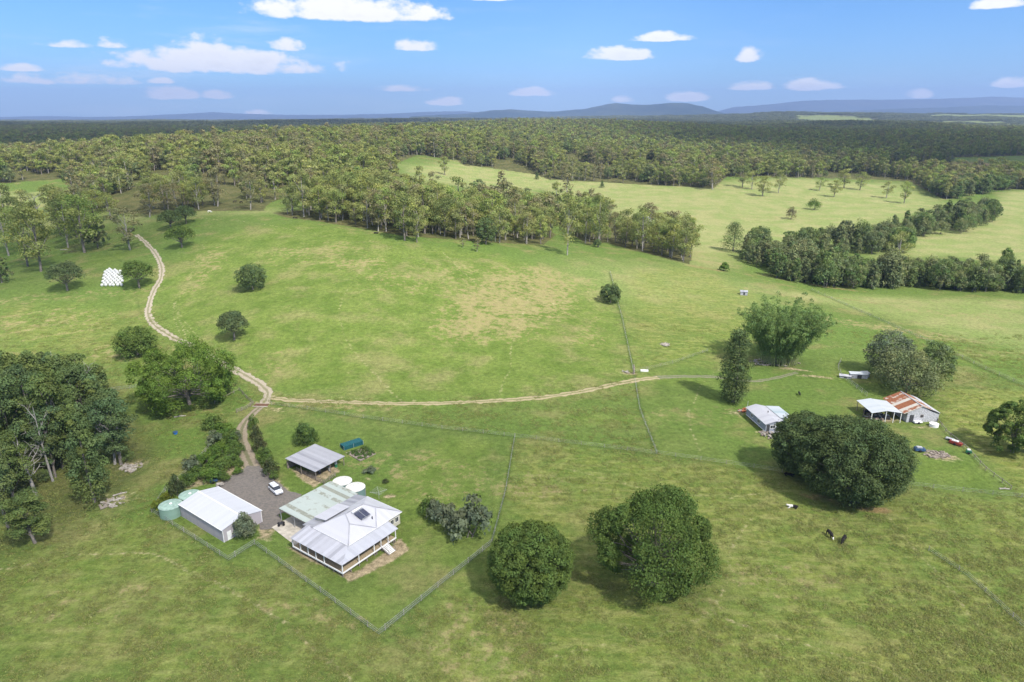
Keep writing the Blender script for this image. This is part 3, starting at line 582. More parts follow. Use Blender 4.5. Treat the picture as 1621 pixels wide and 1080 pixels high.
def make_tree(kind, h, w, seed, leaf, lsize=.5, per=60, nc=20, bark=BARK, lobes=32):
    rnd = random.Random(seed); rs = np.random.default_rng(seed); mb = MB(); cl = []; tr = max(.12, h*.018); r = w/2
    if kind == 'lobed':                                    # cauliflower crown: big lobes, each a cluster of small heads
        K = lobes; per_l = max(3, nc//K)
        for k in range(K):
            zc = 1 - (k+.5)/K*1.82; ph = k*2.39996 + rnd.uniform(-.35,.35); s = math.sqrt(max(0, 1-zc*zc)); lp = rnd.uniform(.58, .90); LR = w*rnd.uniform(.11, .23)*(22/K)**.25; c0 = Vector((math.cos(ph)*s*r*lp, math.sin(ph)*s*r*lp, h*.5 + zc*h*.5*lp))
            out = Vector((math.cos(ph)*s, math.sin(ph)*s, max(zc, -.2)+.25)).normalized()
            for q in range(per_l):
                d = Vector((rnd.gauss(0,1), rnd.gauss(0,1), rnd.gauss(0,1))).normalized()
                if d.dot(out) < -.1: d = -d
                cr = LR*rnd.uniform(.30, .48); c = c0 + d*LR*.72
                if c.z > cr*.2: cl.append((c.x, c.y, c.z, cr, cr, cr*.85))
        for k in range(12): cl.append((rnd.uniform(-.4,.4)*r, rnd.uniform(-.4,.4)*r, h*rnd.uniform(.3,.72), w*.17, w*.17, h*.14))
        limb(mb, (0,0,-.3), (0,0,h*.5), tr*1.8, tr, rnd, .03)
        for c in cl[::9]: limb(mb, (0,0,h*rnd.uniform(.12,.3)), (c[0]*.85, c[1]*.85, c[2]*.9), tr*.5, tr*.12, rnd)
    elif kind == 'dome':                                     # closed crown down to the ground, lumpy
        for k in range(nc):
            zc = 1 - (k+.5)/nc*1.80; ph = k*2.39996 + rnd.uniform(-.3,.3); s = math.sqrt(max(0, 1-zc*zc)); lump = rnd.uniform(.74, .95)
            cr = w*rnd.uniform(.09, .15)*(.62 if nc > 200 else 1); lump = lump if nc <= 200 else .84+.13*rnd.random(); cl.append((math.cos(ph)*s*r*lump, math.sin(ph)*s*r*lump, h*.5 + zc*h*.5*lump, cr, cr, cr*.8))
        for k in range(nc//4): cl.append((rnd.uniform(-.45,.45)*r, rnd.uniform(-.45,.45)*r, h*rnd.uniform(.3,.75), w*.2, w*.2, h*.15))
        limb(mb, (0,0,-.3), (0,0,h*.5), tr*1.8, tr, rnd, .03)
        for c in cl[::4]: limb(mb, (0,0,h*rnd.uniform(.12,.3)), (c[0]*.85, c[1]*.85, c[2]*.9), tr*.6, tr*.15, rnd)
    elif kind == 'umbrella':                               # short trunk under a wide shallow crown
        for k in range(nc):
            q = math.sqrt((k+.5)/nc); ph = k*2.39996; lz = math.sqrt(1-q*q*.96); cr = w*rnd.uniform(.10,.15)
            cl.append((math.cos(ph)*q*r*.86, math.sin(ph)*q*r*.86, h*.30 + h*.58*lz*rnd.uniform(.8,1.02), cr, cr, cr*.8))
        tr *= 1.4; limb(mb, (0,0,-.3), (0,0,h*.38), tr*1.5, tr, rnd, .04)
        for c in cl[::2]: limb(mb, (0,0,h*rnd.uniform(.2,.36)), c[:3], tr*.55, tr*.12, rnd)
    elif kind == 'gum':                                    # open crown of separate heads on rising limbs
        lean = (rnd.uniform(-.06,.06)*h, rnd.uniform(-.06,.06)*h); top = (lean[0], lean[1], h*.9); heads = []
        pts = limb(mb, (0,0,-.3), top, tr*1.25, tr*.3, rnd, .03, 6, 6)
        nh = max(5, nc//3)
        for k in range(nh):
            f = .22 + .70*(k+rnd.uniform(0,.8))/nh; ph = k*2.4 + rnd.uniform(-.5,.5); env = math.sin(math.pi*min(1, .22+.80*(1-abs(f-.60)*1.5)))**.6
            env = (1.05-abs(f-.62)*1.45); q = r*env*rnd.uniform(.45,.85); p = (lean[0]*f + math.cos(ph)*q, lean[1]*f + math.sin(ph)*q, h*min(.93, f+.05)); heads.append(p)
            st = pts[min(6, max(1, int(f*.75*6)))]; limb(mb, st, p, tr*.42, tr*.1, rnd, .1, 5, 3)
        heads.append((lean[0], lean[1], h*.93))
        for hd in heads:
            for _ in range(max(1, round(nc/len(heads)))):
                cr = w*rnd.uniform(.13, .22); cl.append((hd[0]+rnd.uniform(-.12,.12)*w, hd[1]+rnd.uniform(-.12,.12)*w, hd[2]+rnd.uniform(-.05,.05)*h, cr, cr, cr*.72))
    elif kind == 'column':
        limb(mb, (0,0,-.3), (0,0,h*.95), tr*1.3, tr*.2, rnd, .02, 6, 6)
        for k in range(nc):
            f = .04 + .94*(k+.5)/nc; ph = k*2.4; q = r*(.35+.65*math.sin(math.pi*min(1, f*.95+.12))**.7)*rnd.uniform(.25,.85); cr = w*rnd.uniform(.13,.24)
            cl.append((math.cos(ph)*q, math.sin(ph)*q, h*f, cr, cr, cr*.8))
        for c in cl[::2]: limb(mb, (0,0,max(.3, c[2]-h*.05)), c[:3], tr*.3, tr*.08, rnd, .05, 5, 2)
    elif kind == 'cone':                                   # feathery riverside or cypress shape
        limb(mb, (0,0,-.3), (0,0,h*.95), tr*1.2, tr*.2, rnd, .02, 6, 5)
        for k in range(nc):
            f = .08 + .90*((k+.5)/nc); ph = k*2.4+rnd.uniform(-.4,.4); q = r*(1.12-f)**.75*rnd.uniform(.35,.95); cr = w*rnd.uniform(.13,.19)*(1.25-f*.6)
            cl.append((math.cos(ph)*q, math.sin(ph)*q, h*f, cr, cr, cr*.95))
    elif kind == 'bush':
        for k in range(nc):
            q = math.sqrt((k+.5)/nc); ph = k*2.39996+rnd.uniform(-.4,.4); cr = w*rnd.uniform(.14,.22); zt = h*(1-q*q*.55)*rnd.uniform(.45,.88)
            cl.append((math.cos(ph)*q*r*.85, math.sin(ph)*q*r*.85, max(cr*.5, zt-cr*.3), cr, cr, cr*.85))
        for k in range(3): limb(mb, (rnd.uniform(-.1,.1)*w,rnd.uniform(-.1,.1)*w,-.1), (rnd.uniform(-.4,.4)*r,rnd.uniform(-.4,.4)*r,h*.6), max(.04, w*.015), .02, rnd)
    elif kind == 'dead':
        ns = 9; pts = limb(mb, (0,0,-.3), (rnd.uniform(-.1,.1)*h, rnd.uniform(-.1,.1)*h, h), tr*1.5, tr*.2, rnd, .04, 6, 6)
        for k in range(int(nc)):
            st = pts[rnd.randint(2, 5)]; ph = rnd.uniform(0, 6.28); q = r*rnd.uniform(.5,1); e = Vector((st.x+math.cos(ph)*q, st.y+math.sin(ph)*q, min(h, st.z + h*rnd.uniform(.05,.3))))
            pp = limb(mb, st, e, tr*.5, tr*.12, rnd, .12, 5, 3)
            for _ in range(4):
                s2 = pp[rnd.randint(1,3)]; limb(mb, s2, s2 + Vector((rnd.uniform(-1,1)*r*.4, rnd.uniform(-1,1)*r*.4, rnd.uniform(-.02,.12)*h)), tr*.2, tr*.05, rnd, .1, 4, 2)
                
    me = bpy.data.meshes.new('trunk'); me.from_pydata(mb.v, [], mb.f); me.materials.append(bark)
    for p in me.polygons: p.use_smooth = True
    crown = None
    if cl:
        V, F, c = leaf_geo(rs, cl, per, lsize); rad = np.hypot(V[:,0]-np.median(V[:,0]), V[:,1]-np.median(V[:,1])); f = (w/2)/np.percentile(rad, 98.5); g_ = h/np.percentile(V[:,2], 99.7)
        V *= [f, f, g_]; me.transform(Matrix.Diagonal((f, f, g_, 1))); crown = mesh_np('crown', V, F, leaf, c)
    return me, crown
def place_tree(name, proto, loc, s=(1,1,1), rz=0.0, label=None, cat='tree', group=None, leafname='crown', trunkname='trunk'):
    o = empty(name, loc, label, cat, group, rz); o.scale = s
    t = bpy.data.objects.new(trunkname, proto[0]); link(t, o)
    if proto[1]: c = bpy.data.objects.new(leafname, proto[1]); link(c, o)
    return o
def dep_ang(p): return math.atan2(CAM_H-p[2], math.hypot(p[0], p[1]))
def by_base(bx, by, wp, hp):
    p = G(bx, by); k = ppm(p); return p, wp/k, hp/k/math.cos(dep_ang(p))
def by_box(cx, cy, wp, hp):                                # crown that reaches the ground, given its outline box
    p = G(cx, cy); c = hp/2/ppm(p)
    for _ in range(4):
        p = G(cx, cy, c); k = ppm((p[0], p[1], p[2]+c)); a = wp/2/k; s = math.sin(dep_ang(p)); c = math.sqrt(max((hp/2/k)**2 - (a*s)**2, (a*.35)**2))/math.cos(dep_ang(p))
    return p, 2*a, 2*c
_ps = {}
def proto(key, *a, **k):
    if key not in _ps: _ps[key] = make_tree(*a, **k)
    return _ps[key]
rt = random.Random(11)

# big single trees, each built for itself:  name, kind, spec ('box' cx,cy,w,h | 'base' bx,by,w,h), leaf, leaf size, leaves per clump, clumps, label
HERO = [
 ('fig_tree','dome',('box',840,890,136,128),L_FIG,.32,170,300,'round dark green fig tree with a smooth dome crown beside the yard fence'),
 ('fig_tree','lobed',('box',1035,853,200,184),L_FIG,.36,120,560,'broad fig tree with an uneven lumpy crown, the largest tree in the front paddock'),
 ('fig_tree','dome',('box',1274,705,100,104),L_DARK,.36,150,230,'smaller very dark fig tree beside the white cottage, partly behind the bigger fig'),
 ('fig_tree','dome',('box',1350,727,172,140),L_DARK,.38,210,320,'huge blackish green fig tree between the white cottage and the junk in the yard'),
 ('fig_tree','lobed',('box',1612,676,96,90),L_FIG,.42,110,260,'dark round tree cut off by the right edge of the photo, on the weedy slope'),
 ('mango_tree','lobed',('box',293,594,160,110),L_MANGO,.44,110,420,'spreading yellow green tree with clumped crown beside the track and stockyard rails'),
 ('paddock_tree','dome',('box',214,540,66,48),L_FIG,.5,110,60,'dark flat domed tree left of the track, just above the spreading yellow green tree'),
 ('paddock_tree','dome',('box',398,438,52,43),L_DARK,.5,110,50,'round dark tree alone on the bright slope, upper one of two'),
 ('paddock_tree','umbrella',('base',371,538,48,44),L_BLUE,.45,110,67,'grey green tree with a short pale trunk on the slope below the round dark one'),
 ('paddock_tree','umbrella',('base',221,456,50,43),L_FIG,.45,110,67,'green tree with a short trunk standing right against the white wrapped bales'),
 ('paddock_tree','umbrella',('base',107,460,56,45),L_BLUE,.45,110,67,'grey green umbrella shaped tree left of the white wrapped bales'),
 ('paddock_tree','umbrella',('base',288,392,46,34),L_FIG,.45,110,62,'low spreading tree with a pale trunk by the top bend of the track'),
 ('paddock_tree','umbrella',('base',271,363,38,30),L_DARK,.45,110,62,'dark low tree, left one of a touching pair near the top of the track'),
 ('paddock_tree','umbrella',('base',295,354,34,28),L_DARK,.45,110,58,'dark low tree, right one of a touching pair near the top of the track'),
 ('paddock_tree','dome',('box',967,465,36,30),L_DARK,.5,110,40,'small dark round tree on the cross fence at the right of the dry patch'),
 ('silky_oak','column',('base',1160,637,50,112),L_DARK,.42,130,110,'tall narrow tree with an open ragged crown standing behind the white cottage'),
 ('shade_tree','dome',('box',1410,560,76,74),L_GREY,.5,110,70,'tallest grey green tree behind the rusty barn, left one of three'),
 ('shade_tree','dome',('box',1440,590,100,72),L_RIVER,.5,110,80,'wide crowned tree right behind the rusty roof, front one of three'),
 ('shade_tree','dome',('box',1482,577,60,70),L_RIVER,.5,100,60,'open crowned tree behind the rusty barn, right one of three'),
 ('yard_tree','bush',('box',483,686,40,34),L_SHRUB,.35,130,36,'bright green round bush in the lawn above the small open shed'),
 ('shed_tree','bush',('box',387,831,38,42),L_GREY,.3,130,36,'small grey green tree growing against the end wall of the big white shed'),
 ('dense_bush_tree','dome',('box',769,366,36,42),L_DARK,.5,120,36,'dark closed round tree at the foot of the treeline, beside two thin saplings'),
 ('field_bush','bush',('box',1289,323,24,18),L_SHRUB,.6,90,24,'bright green round bush alone in the far pale field'),
 ('field_bush','bush',('box',1253,337,18,20),L_GUMD,.6,80,20,'brownish round bush alone in the far pale field'),
 ('riverside_cone_tree','cone',('base',1160,398,48,46),L_RIVER,.55,90,50,'cone shaped tree standing apart at the left end of the creek trees'),
 ('field_bush','bush',('box',1147,422,16,14),L_SHRUB,.5,90,20,'small dark bush in the grass before the left end of the creek trees'),
 ('field_bush','bush',('box',946,385,15,13),L_DARK,.5,90,20,'small dark bush at the foot of the pale trunked gum'),
]
for i, (nm, kind, sp, leaf, ls, per, nc, lab) in enumerate(HERO):
    p, w, h = by_box(*sp[1:]) if sp[0] == 'box' else by_base(*sp[1:])
    pr = make_tree(kind, h, w, 100+i, leaf, ls, per, nc, lobes=20 if i == 1 else 30)
    place_tree(nm, pr, p, label=lab, cat='bush' if 'bush' in nm and 'tree' not in nm else 'tree')

# gums and others set out one by one, from a few grown kinds
GUM = [proto(('gum', i), 'gum', 20, 13+i%3*1.5, 300+i, [L_GUM, L_GUM, L_GUM, L_GUMD, L_GUM][i % 5], .62, 85, 27, bark=[BARK, BARKP][i % 2]) for i in range(6)]
CYP = [proto(('cyp', i), 'cone', 20, 9.5, 330+i, L_PINE, .42, 150, 64, bark=BARK) for i in range(3)]
CYG = [proto(('cyg', i), 'gum', 20, 11, 340+i, L_PINE, .42, 210, 46, bark=BARK) for i in range(3)]
RIV = [proto(('riv', i), k, 12, w, 350+i, L_RIVER, .5, 90, n) for i, (k, w, n) in enumerate([('lobed',10,90),('cone',8,44),('dome',12,60),('gum',10,30),('cone',6,34),('bush',11,40)])]
DEAD = [proto(('dead', i), 'dead', 16, 8, 370+i, None, nc=9, bark=DEADB) for i in range(2)]
def one(name, pr, H0, W0, bx, by, wp, hp, label, cat='tree', group=None):
    p, w, h = by_base(bx, by, wp, hp); return place_tree(name, pr, p, (w/W0, w/W0, h/H0), rt.uniform(0, 6.28), label, cat, group)
ONE = [
 (GUM[3],20,14.5,206,396,58,66,'brownish gum tree with a ragged crown beside the top bend of the track'),
 (GUM[0],20,13,65,430,60,100,'tall gum with a leaning pale trunk, nearest of the upper left clump'),
 (GUM[2],20,16,44,422,66,92,'broad gum tree beside the leaning pale trunk in the upper left clump'),
 (GUM[1],20,14.5,14,405,56,84,'gum tree at the left edge of the upper left clump'),
 (GUM[4],20,14.5,134,400,72,90,'dark crowned gum with a thick trunk, right of the upper left clump'),
 (GUM[5],20,16,108,392,56,76,'gum tree between the thick trunk and the leaning pale trunk'),
 (GUM[0],20,13,96,372,44,70,'gum tree behind the thick trunked one in the upper left clump'),
 (RIV[0],12,10,155,392,38,46,'small dark round tree at the right end of the upper left clump'),
 (GUM[3],20,14.5,237,344,40,52,'brownish gum with a bare pale trunk behind the pair of dark low trees'),
 (GUM[1],20,14.5,898,404,44,88,'lone gum tree with a long bare trunk in front of the treeline gap'),
 (GUM[2],20,16,863,357,36,52,'gum tree standing in the grassy gap behind the lone long trunked gum'),
 (GUM[5],20,16,947,391,38,80,'gum with a thick white trunk at the edge of the treeline'),
 (GUM[0],20,13,641,381,46,74,'dark gum tree with a forked trunk at the bottom corner of the crest treeline'),
 (GUM[4],20,14.5,660,384,28,46,'small gum tree right beside the forked one at the corner of the treeline'),
 (GUM[3],20,14.5,755,399,15,22,'thin brownish sapling below the treeline, nearer one of two'),
 (GUM[3],20,14.5,733,392,11,15,'thin pale sapling below the treeline, farther one of two'),
 (GUM[1],20,14.5,1420,424,44,58,'gum with a bare white trunk rising out of the creek trees'),
 (GUM[2],20,16,1587,430,18,38,'thin pale gum behind the creek trees near the right edge'),
 (GUM[0],20,13,704,277,20,28,'lone tall tree at the top end of the far pale field'),
 (GUM[1],20,14.5,1297,302,22,22,'brownish small gum in the far field, left one of the scattered row'),
 (GUM[4],20,14.5,1320,312,24,27,'small dark gum in the far field, just right of the brownish one'),
 (GUM[2],20,16,1361,301,26,28,'small gum in the far field, behind the middle of the scattered row'),
 (GUM[5],20,16,1403,314,24,26,'small open crowned gum in the far field, second from the right of the scattered row'),
 (GUM[0],20,13,1431,322,22,34,'slender gum in the far field, right end of the scattered row'),
 (GUM[3],20,14.5,1128,300,44,48,'wide pale gum at the left corner of the far field clump'),
 (GUM[2],20,16,1175,297,28,34,'gum in the far field clump, left one'),(GUM[1],20,14.5,1190,300,26,30,'gum in the far field clump, second from left'),
 (GUM[4],20,14.5,1207,311,30,32,'lowest standing gum in the far field clump'),(GUM[5],20,16,1232,306,26,36,'tall gum at the right end of the far field clump'),
 (GUM[0],20,13,1336,298,24,30,'gum at the edge of the far field, above the dark small one'),
 (CYP[0],20,9.5,850,284,7,11,'tiny dark cone shaped tree at the far edge of the pale field'),(CYP[1],20,9.5,953,297,8,11,'tiny upright tree alone in the pale field below the wooded ridge'),
 (RIV[3],12,10,831,320,24,22,'small dark tree in the valley behind the treeline'),(RIV[0],12,10,834,337,26,24,'dark round tree in the valley behind the treeline, lower one of two'),
]
for pr, H0, W0, bx, by, wp, hp, lab in ONE: one('gum_tree' if 'gum' in lab or 'sapling' in lab else 'field_tree', pr, H0, W0, bx, by, wp, hp, lab)
# lower left clump
LL = [(CYP[0],20,9.5,150,795,62,150,'bright green feathery tree with a bare grey base, nearest of the lower left clump'),
 (CYG[0],20,11,101,742,80,150,'tall dark tree with a pale leaning trunk in the lower left clump'),
 (CYG[1],20,11,14,838,58,150,'tree with a grey trunk at the left edge of the photo, lower left clump'),
 (CYG[2],20,11,56,860,72,78,'low dark green tree standing in front of the lower left clump'),
 (CYG[0],20,11,192,736,76,112,'dark tree with dead pale branches at the right of the lower left clump'),
 (CYP[1],20,9.5,170,664,50,86,'blue green tree at the back right of the lower left clump'),
 (CYG[1],20,11,60,720,72,140,'yellowish green tree over the pale dead one in the lower left clump')]
for pr, H0, W0, bx, by, wp, hp, lab in LL: one('cypress_tree', pr, H0, W0, bx, by, wp, hp, lab)
for k, (bx, by, w_, h_) in enumerate([(70,752,26,22),(40,770,26,22),(122,738,26,20),(200,722,26,20),(165,716,26,22),(20,800,30,24),(92,728,30,22),(140,728,26,20)]):
    p, w, h = by_box(bx, by, w_, h_); place_tree('undergrowth_shrub', RIV[5], p, (w/11, w/11, h/12), k*1.3, 'green undergrowth shrub between the trunks of the lower left clump', 'shrub', 'undergrowth of the lower left clump', 'foliage', 'stem')
one('dead_tree', DEAD[0], 16, 8, 58, 786, 60, 92, 'pale grey dead tree before the lower left clump')
one('dead_tree', DEAD[1], 16, 8, 106, 655, 56, 92, 'bare whitish dead tree rising at the back of the lower left clump')
one('dead_tree', DEAD[1], 16, 8, 64, 358, 30, 50, 'bare white dead tree in the sunlit grass behind the upper left clump')
one('dead_tree', DEAD[0], 16, 8, 182, 735, 46, 92, 'bare dead tree showing through the dark crowns right of the lower left clump')
for bx, by, wp, hp, lab in [(84,762,40,120,'leaning bare grey tree among the nearest trunks of the lower left clump'),(150,690,44,110,'bare pale tree between the dark crowns in the middle of the lower left clump')]: one('dead_tree', DEAD[by % 2], 16, 8, bx, by, wp, hp, lab)
for bx, by, wp, hp in [(30,745,70,150),(2,770,60,140),(70,690,66,130),(112,690,60,125),(140,700,60,120),(165,705,56,105),(40,680,60,120),(6,700,60,130),(88,660,60,100),(128,665,56,100),(60,640,50,80),(20,650,56,90),(-20,800,70,150),(150,668,50,90),(-20,720,70,140),(112,640,44,70),(22,796,56,110),(88,756,50,110),(124,742,46,100)]:
    one('cypress_tree', rt.choice(CYP+CYG), 20, 10, bx, by, wp*1.1, hp, 'dark green tree inside the dense lower left clump', group='trees of the lower left clump')
for bx, by, wp, hp in [(10,352,46,60),(40,347,40,46),(98,350,46,54),(126,345,40,48),(150,352,42,50),(82,335,36,42),(176,348,40,44),(-15,372,50,66),(24,382,50,70),(122,376,48,66),(60,380,40,60)]:
    one('gum_tree', rt.choice(GUM), 20, 14.5, bx, by, wp, hp, 'loosely standing gum in the sunlit grass behind the upper left clump', group='loose gums at the upper left')
one('paddock_tree', RIV[0], 12, 10, 3, 448, 34, 42, 'dark round tree cut off by the left edge, below the upper left clump')

# woods: the nearest trees one by one, the rest as one mass
def scatter(poly_px=None, step=8, depth_rng=None, jit=.42, seed=5, test=None):
    rs = np.random.default_rng(seed); a, b = depth_rng; out = []
    ys = np.arange(a*.9, b*1.02, step); 
    Xs, Ys = [], []
    for y in ys:
        xs = np.arange(-.86*y-60, .86*y+60, step); Xs.append(xs); Ys.append(np.full(len(xs), y))
    X = np.concatenate(Xs); Y = np.concatenate(Ys); X = X + rs.uniform(-jit, jit, len(X))*step; Y = Y + rs.uniform(-jit, jit, len(Y))*step
    Z = hgt(X, Y); px, py, dep = project(X, Y, Z); ok = (dep > a) & (dep < b) & (px > -60) & (px < 1690)
    if poly_px is not None: ok &= inpoly(np.array(poly_px, float), px, py)
    else: ok &= forest_mask(X, Y, Z) > .5
    return X[ok], Y[ok], Z[ok], dep[ok]
def near_clash(x, y, pts, d): return any((x-a)**2 + (y-b)**2 < d*d for a, b in pts)
x, y, z, d = scatter(step=8.6, depth_rng=(330, 1020), seed=5)
dens = fbm(x/45, y/45, 77, 2); k = dens + .25*(fbm(x/16, y/16, 78, 2)-.5) > .36; x, y, z, d = x[k], y[k], z[k], d[k]
# only trees that the camera can see past the crest count as near ones
order = np.argsort(d); NEAR = order[:250]; REST = order[250:]
for i in NEAR:
    gi = rt.randrange(6); pr = GUM[gi]; s = max(.5, min(1.35, rt.gauss(.95, .18))); pxx = project(x[i], y[i], z[i])[0]
    reg = ('crest behind the track top', 'crest above the bright paddock', 'treeline sloping to the creek flat')[0 if pxx < 430 else 1 if pxx < 780 else 2]
    place_tree('gum_tree', pr, (x[i], y[i], z[i]), (s*.93, s*.93, s*rt.uniform(.9, 1.12)), rt.uniform(0, 6.28), ('small ' if s < .82 else 'tall ' if s > 1.08 else 'mid sized ') + ('brownish' if gi == 3 else 'green') + ' gum with a ' + ('pale' if gi % 2 else 'grey') + ' trunk on the ' + reg, 'tree', 'gums on the ' + reg)
CREEK_A = [(1172,398),(1200,402),(1300,428),(1420,440),(1640,446),(1660,469),(1430,457),(1310,458),(1225,441),(1180,413)]
CREEK_B = [(1240,400),(1340,407),(1440,398),(1452,376),(1525,371),(1572,352),(1594,322),(1565,320),(1505,345),(1435,362),(1375,384),(1300,392),(1240,392)]
for nm, poly, st, mx in (('front row by the creek', CREEK_A, 6.8, 150), ('back row by the creek', CREEK_B, 10.5, 95)):
    X, Y, Z, D = scatter(poly, st, (250, 760), seed=9)
    for i in list(np.argsort(D))[:mx]:
        ri = rt.choice((0,1,1,2,3,4,5,5)); pr = RIV[ri]; s = min(1.5, max(.5, rt.gauss(1.05, .27))); third = ('left', 'middle', 'right')[min(2, max(0, int((project(X[i], Y[i], Z[i])[0]-1180)/150)))]; place_tree('riverside_tree', pr, (X[i], Y[i], Z[i]), (s, s, s*rt.uniform(.85, 1.2)), rt.uniform(0, 6.28), ('small ' if s < .9 else 'large ' if s > 1.08 else 'mid sized ') + ('round', 'cone shaped', 'wide', 'open crowned', 'narrow', 'bushy')[ri] + ' tree, ' + third + ' part of the ' + nm, 'tree', nm)
X, Y, Z, D = scatter([(1438,262),(1640,270),(1660,300),(1580,303),(1500,320),(1450,292)], 12, (600, 1050), seed=19)
for i in list(np.argsort(D))[:45]:
    pr = RIV[rt.choice((0, 1, 3, 2))]; s = rt.uniform(1.2, 1.7); place_tree('riverside_tree', pr, (X[i], Y[i], Z[i]), (s, s, s), rt.uniform(0, 6.28), ('round','cone shaped','wide','open crowned')[RIV.index(pr)] + ' dark tree in the shaded belt beyond the creek', 'tree', 'dark belt beyond the far end of the creek')

def far_proto(kind, h, w, seed, leaf, ls, per, nc, bark=BARK):
    t, c = make_tree(kind, h, w, seed, leaf, ls, per, nc, bark); c2 = c.copy(); bm = bmesh.new(); bm.from_mesh(c); n0 = len(bm.faces)
    bm2 = bmesh.new(); bm2.from_mesh(t)
    for f in bm2.faces: f.material_index = 1
    me2 = bpy.data.meshes.new('t'); bm2.to_mesh(me2); bm.from_mesh(me2); me = bpy.data.meshes.new('wood_tree'); bm.to_mesh(me); bm.free(); bm2.free()
    me.materials.append(leaf); me.materials.append(bark); return bpy.data.objects.new('wood_tree', me)
def canopy_patch(seed):
    rnd = random.Random(seed); rs = np.random.default_rng(seed); cl = []
    for k in range(52):
        r = 5.5*rnd.uniform(.8, 1.3); cl.append((rnd.uniform(-42,42), rnd.uniform(-42,42), rnd.uniform(9, 15), r, r, r*.75))
    V, F, c = leaf_geo(rs, cl, 26, 3.6, up=.5); me = mesh_np('canopy', V, F, L_FAR, c); return bpy.data.objects.new('wood_canopy', me)
def woods_object(name, label, X, Y, Z, S, protos, seed, cat='forest'):
    me = bpy.data.meshes.new(name); n = len(X); me.vertices.add(n); me.vertices.foreach_set('co', np.stack([X, Y, Z], 1).astype(np.float32).ravel())
    rs = np.random.default_rng(seed); a = me.attributes.new('rz', 'FLOAT', 'POINT'); a.data.foreach_set('value', rs.uniform(0, 6.28, n).astype(np.float32))
    a = me.attributes.new('sc', 'FLOAT', 'POINT'); a.data.foreach_set('value', S.astype(np.float32)); a = me.attributes.new('idx', 'INT', 'POINT'); a.data.foreach_set('value', rs.integers(0, len(protos), n).astype(np.int32))
    o = bpy.data.objects.new(name, me); link(o); tag(o, label, cat, kind='stuff')
    g = bpy.data.node_groups.new('woods', 'GeometryNodeTree'); g.interface.new_socket('Geometry', in_out='INPUT', socket_type='NodeSocketGeometry'); g.interface.new_socket('Geometry', in_out='OUTPUT', socket_type='NodeSocketGeometry')
    gi = g.nodes.new('NodeGroupInput'); go = g.nodes.new('NodeGroupOutput'); j = g.nodes.new('GeometryNodeJoinGeometry')
    for p in protos:
        oi = g.nodes.new('GeometryNodeObjectInfo'); oi.inputs[0].default_value = p; oi.inputs['As Instance'].default_value = True; g.links.new(oi.outputs['Geometry'], j.inputs[0])
    ip = g.nodes.new('GeometryNodeInstanceOnPoints'); g.links.new(gi.outputs[0], ip.inputs['Points']); g.links.new(j.outputs[0], ip.inputs['Instance']); ip.inputs['Pick Instance'].default_value = True
    def at(nm, ty): q = g.nodes.new('GeometryNodeInputNamedAttribute'); q.data_type = ty; q.inputs['Name'].default_value = nm; return q.outputs[0]
    g.links.new(at('idx', 'INT'), ip.inputs['Instance Index']); cx = g.nodes.new('ShaderNodeCombineXYZ'); g.links.new(at('rz', 'FLOAT'), cx.inputs[2]); g.links.new(cx.outputs[0], ip.inputs['Rotation']); g.links.new(at('sc', 'FLOAT'), ip.inputs['Scale'])
    g.links.new(ip.outputs[0], go.inputs[0]); md = o.modifiers.new('woods', 'NODES'); md.node_group = g; return o
DK = [far_proto('dome', 15, 13, 440, L_RIVER, .95, 40, 30), far_proto('column', 22, 9, 441, L_GUMD, .9, 40, 24, BARKP)]
MID = DK + [far_proto('gum', 20, 14, 400+i, [L_GUM, L_GUM, L_GUMD, L_GUM, L_GUM][i], .95, 46, 22, [BARK, BARKP][i % 2]) for i in range(5)]
FARP = [far_proto('gum', 20, 15, 420+i, [L_GUM,L_FAR,L_GUM][i], 1.5, 22, 18, [BARK, BARKP][i % 2]) for i in range(3)]
i = REST; rs = np.random.default_rng(2)
woods_object('hill_wood', 'sunlit gum wood covering the crest and the slopes behind it', x[i], y[i], z[i], np.clip(rs.normal(.9, .2, len(i)), .45, 1.4), MID, 31)
X, Y, Z, D = scatter(step=11.5, depth_rng=(1020, 3300), seed=6); woods_object('ridge_wood', 'gum wood over the low ridge in the middle distance', X, Y, Z, np.clip(rs.normal(.9, .2, len(X)), .45, 1.35), FARP+MID[:3], 32)
CAN = [canopy_patch(s) for s in (1, 2, 3)]
X, Y, Z, D = scatter(step=66, depth_rng=(3250, 11500), seed=7); woods_object('distant_forest', 'dark distant forest spreading to the foot of the ranges', X, Y, Z, rs.uniform(.75, 1.2, len(X)), CAN, 33)
print('woods', len(order), len(X))

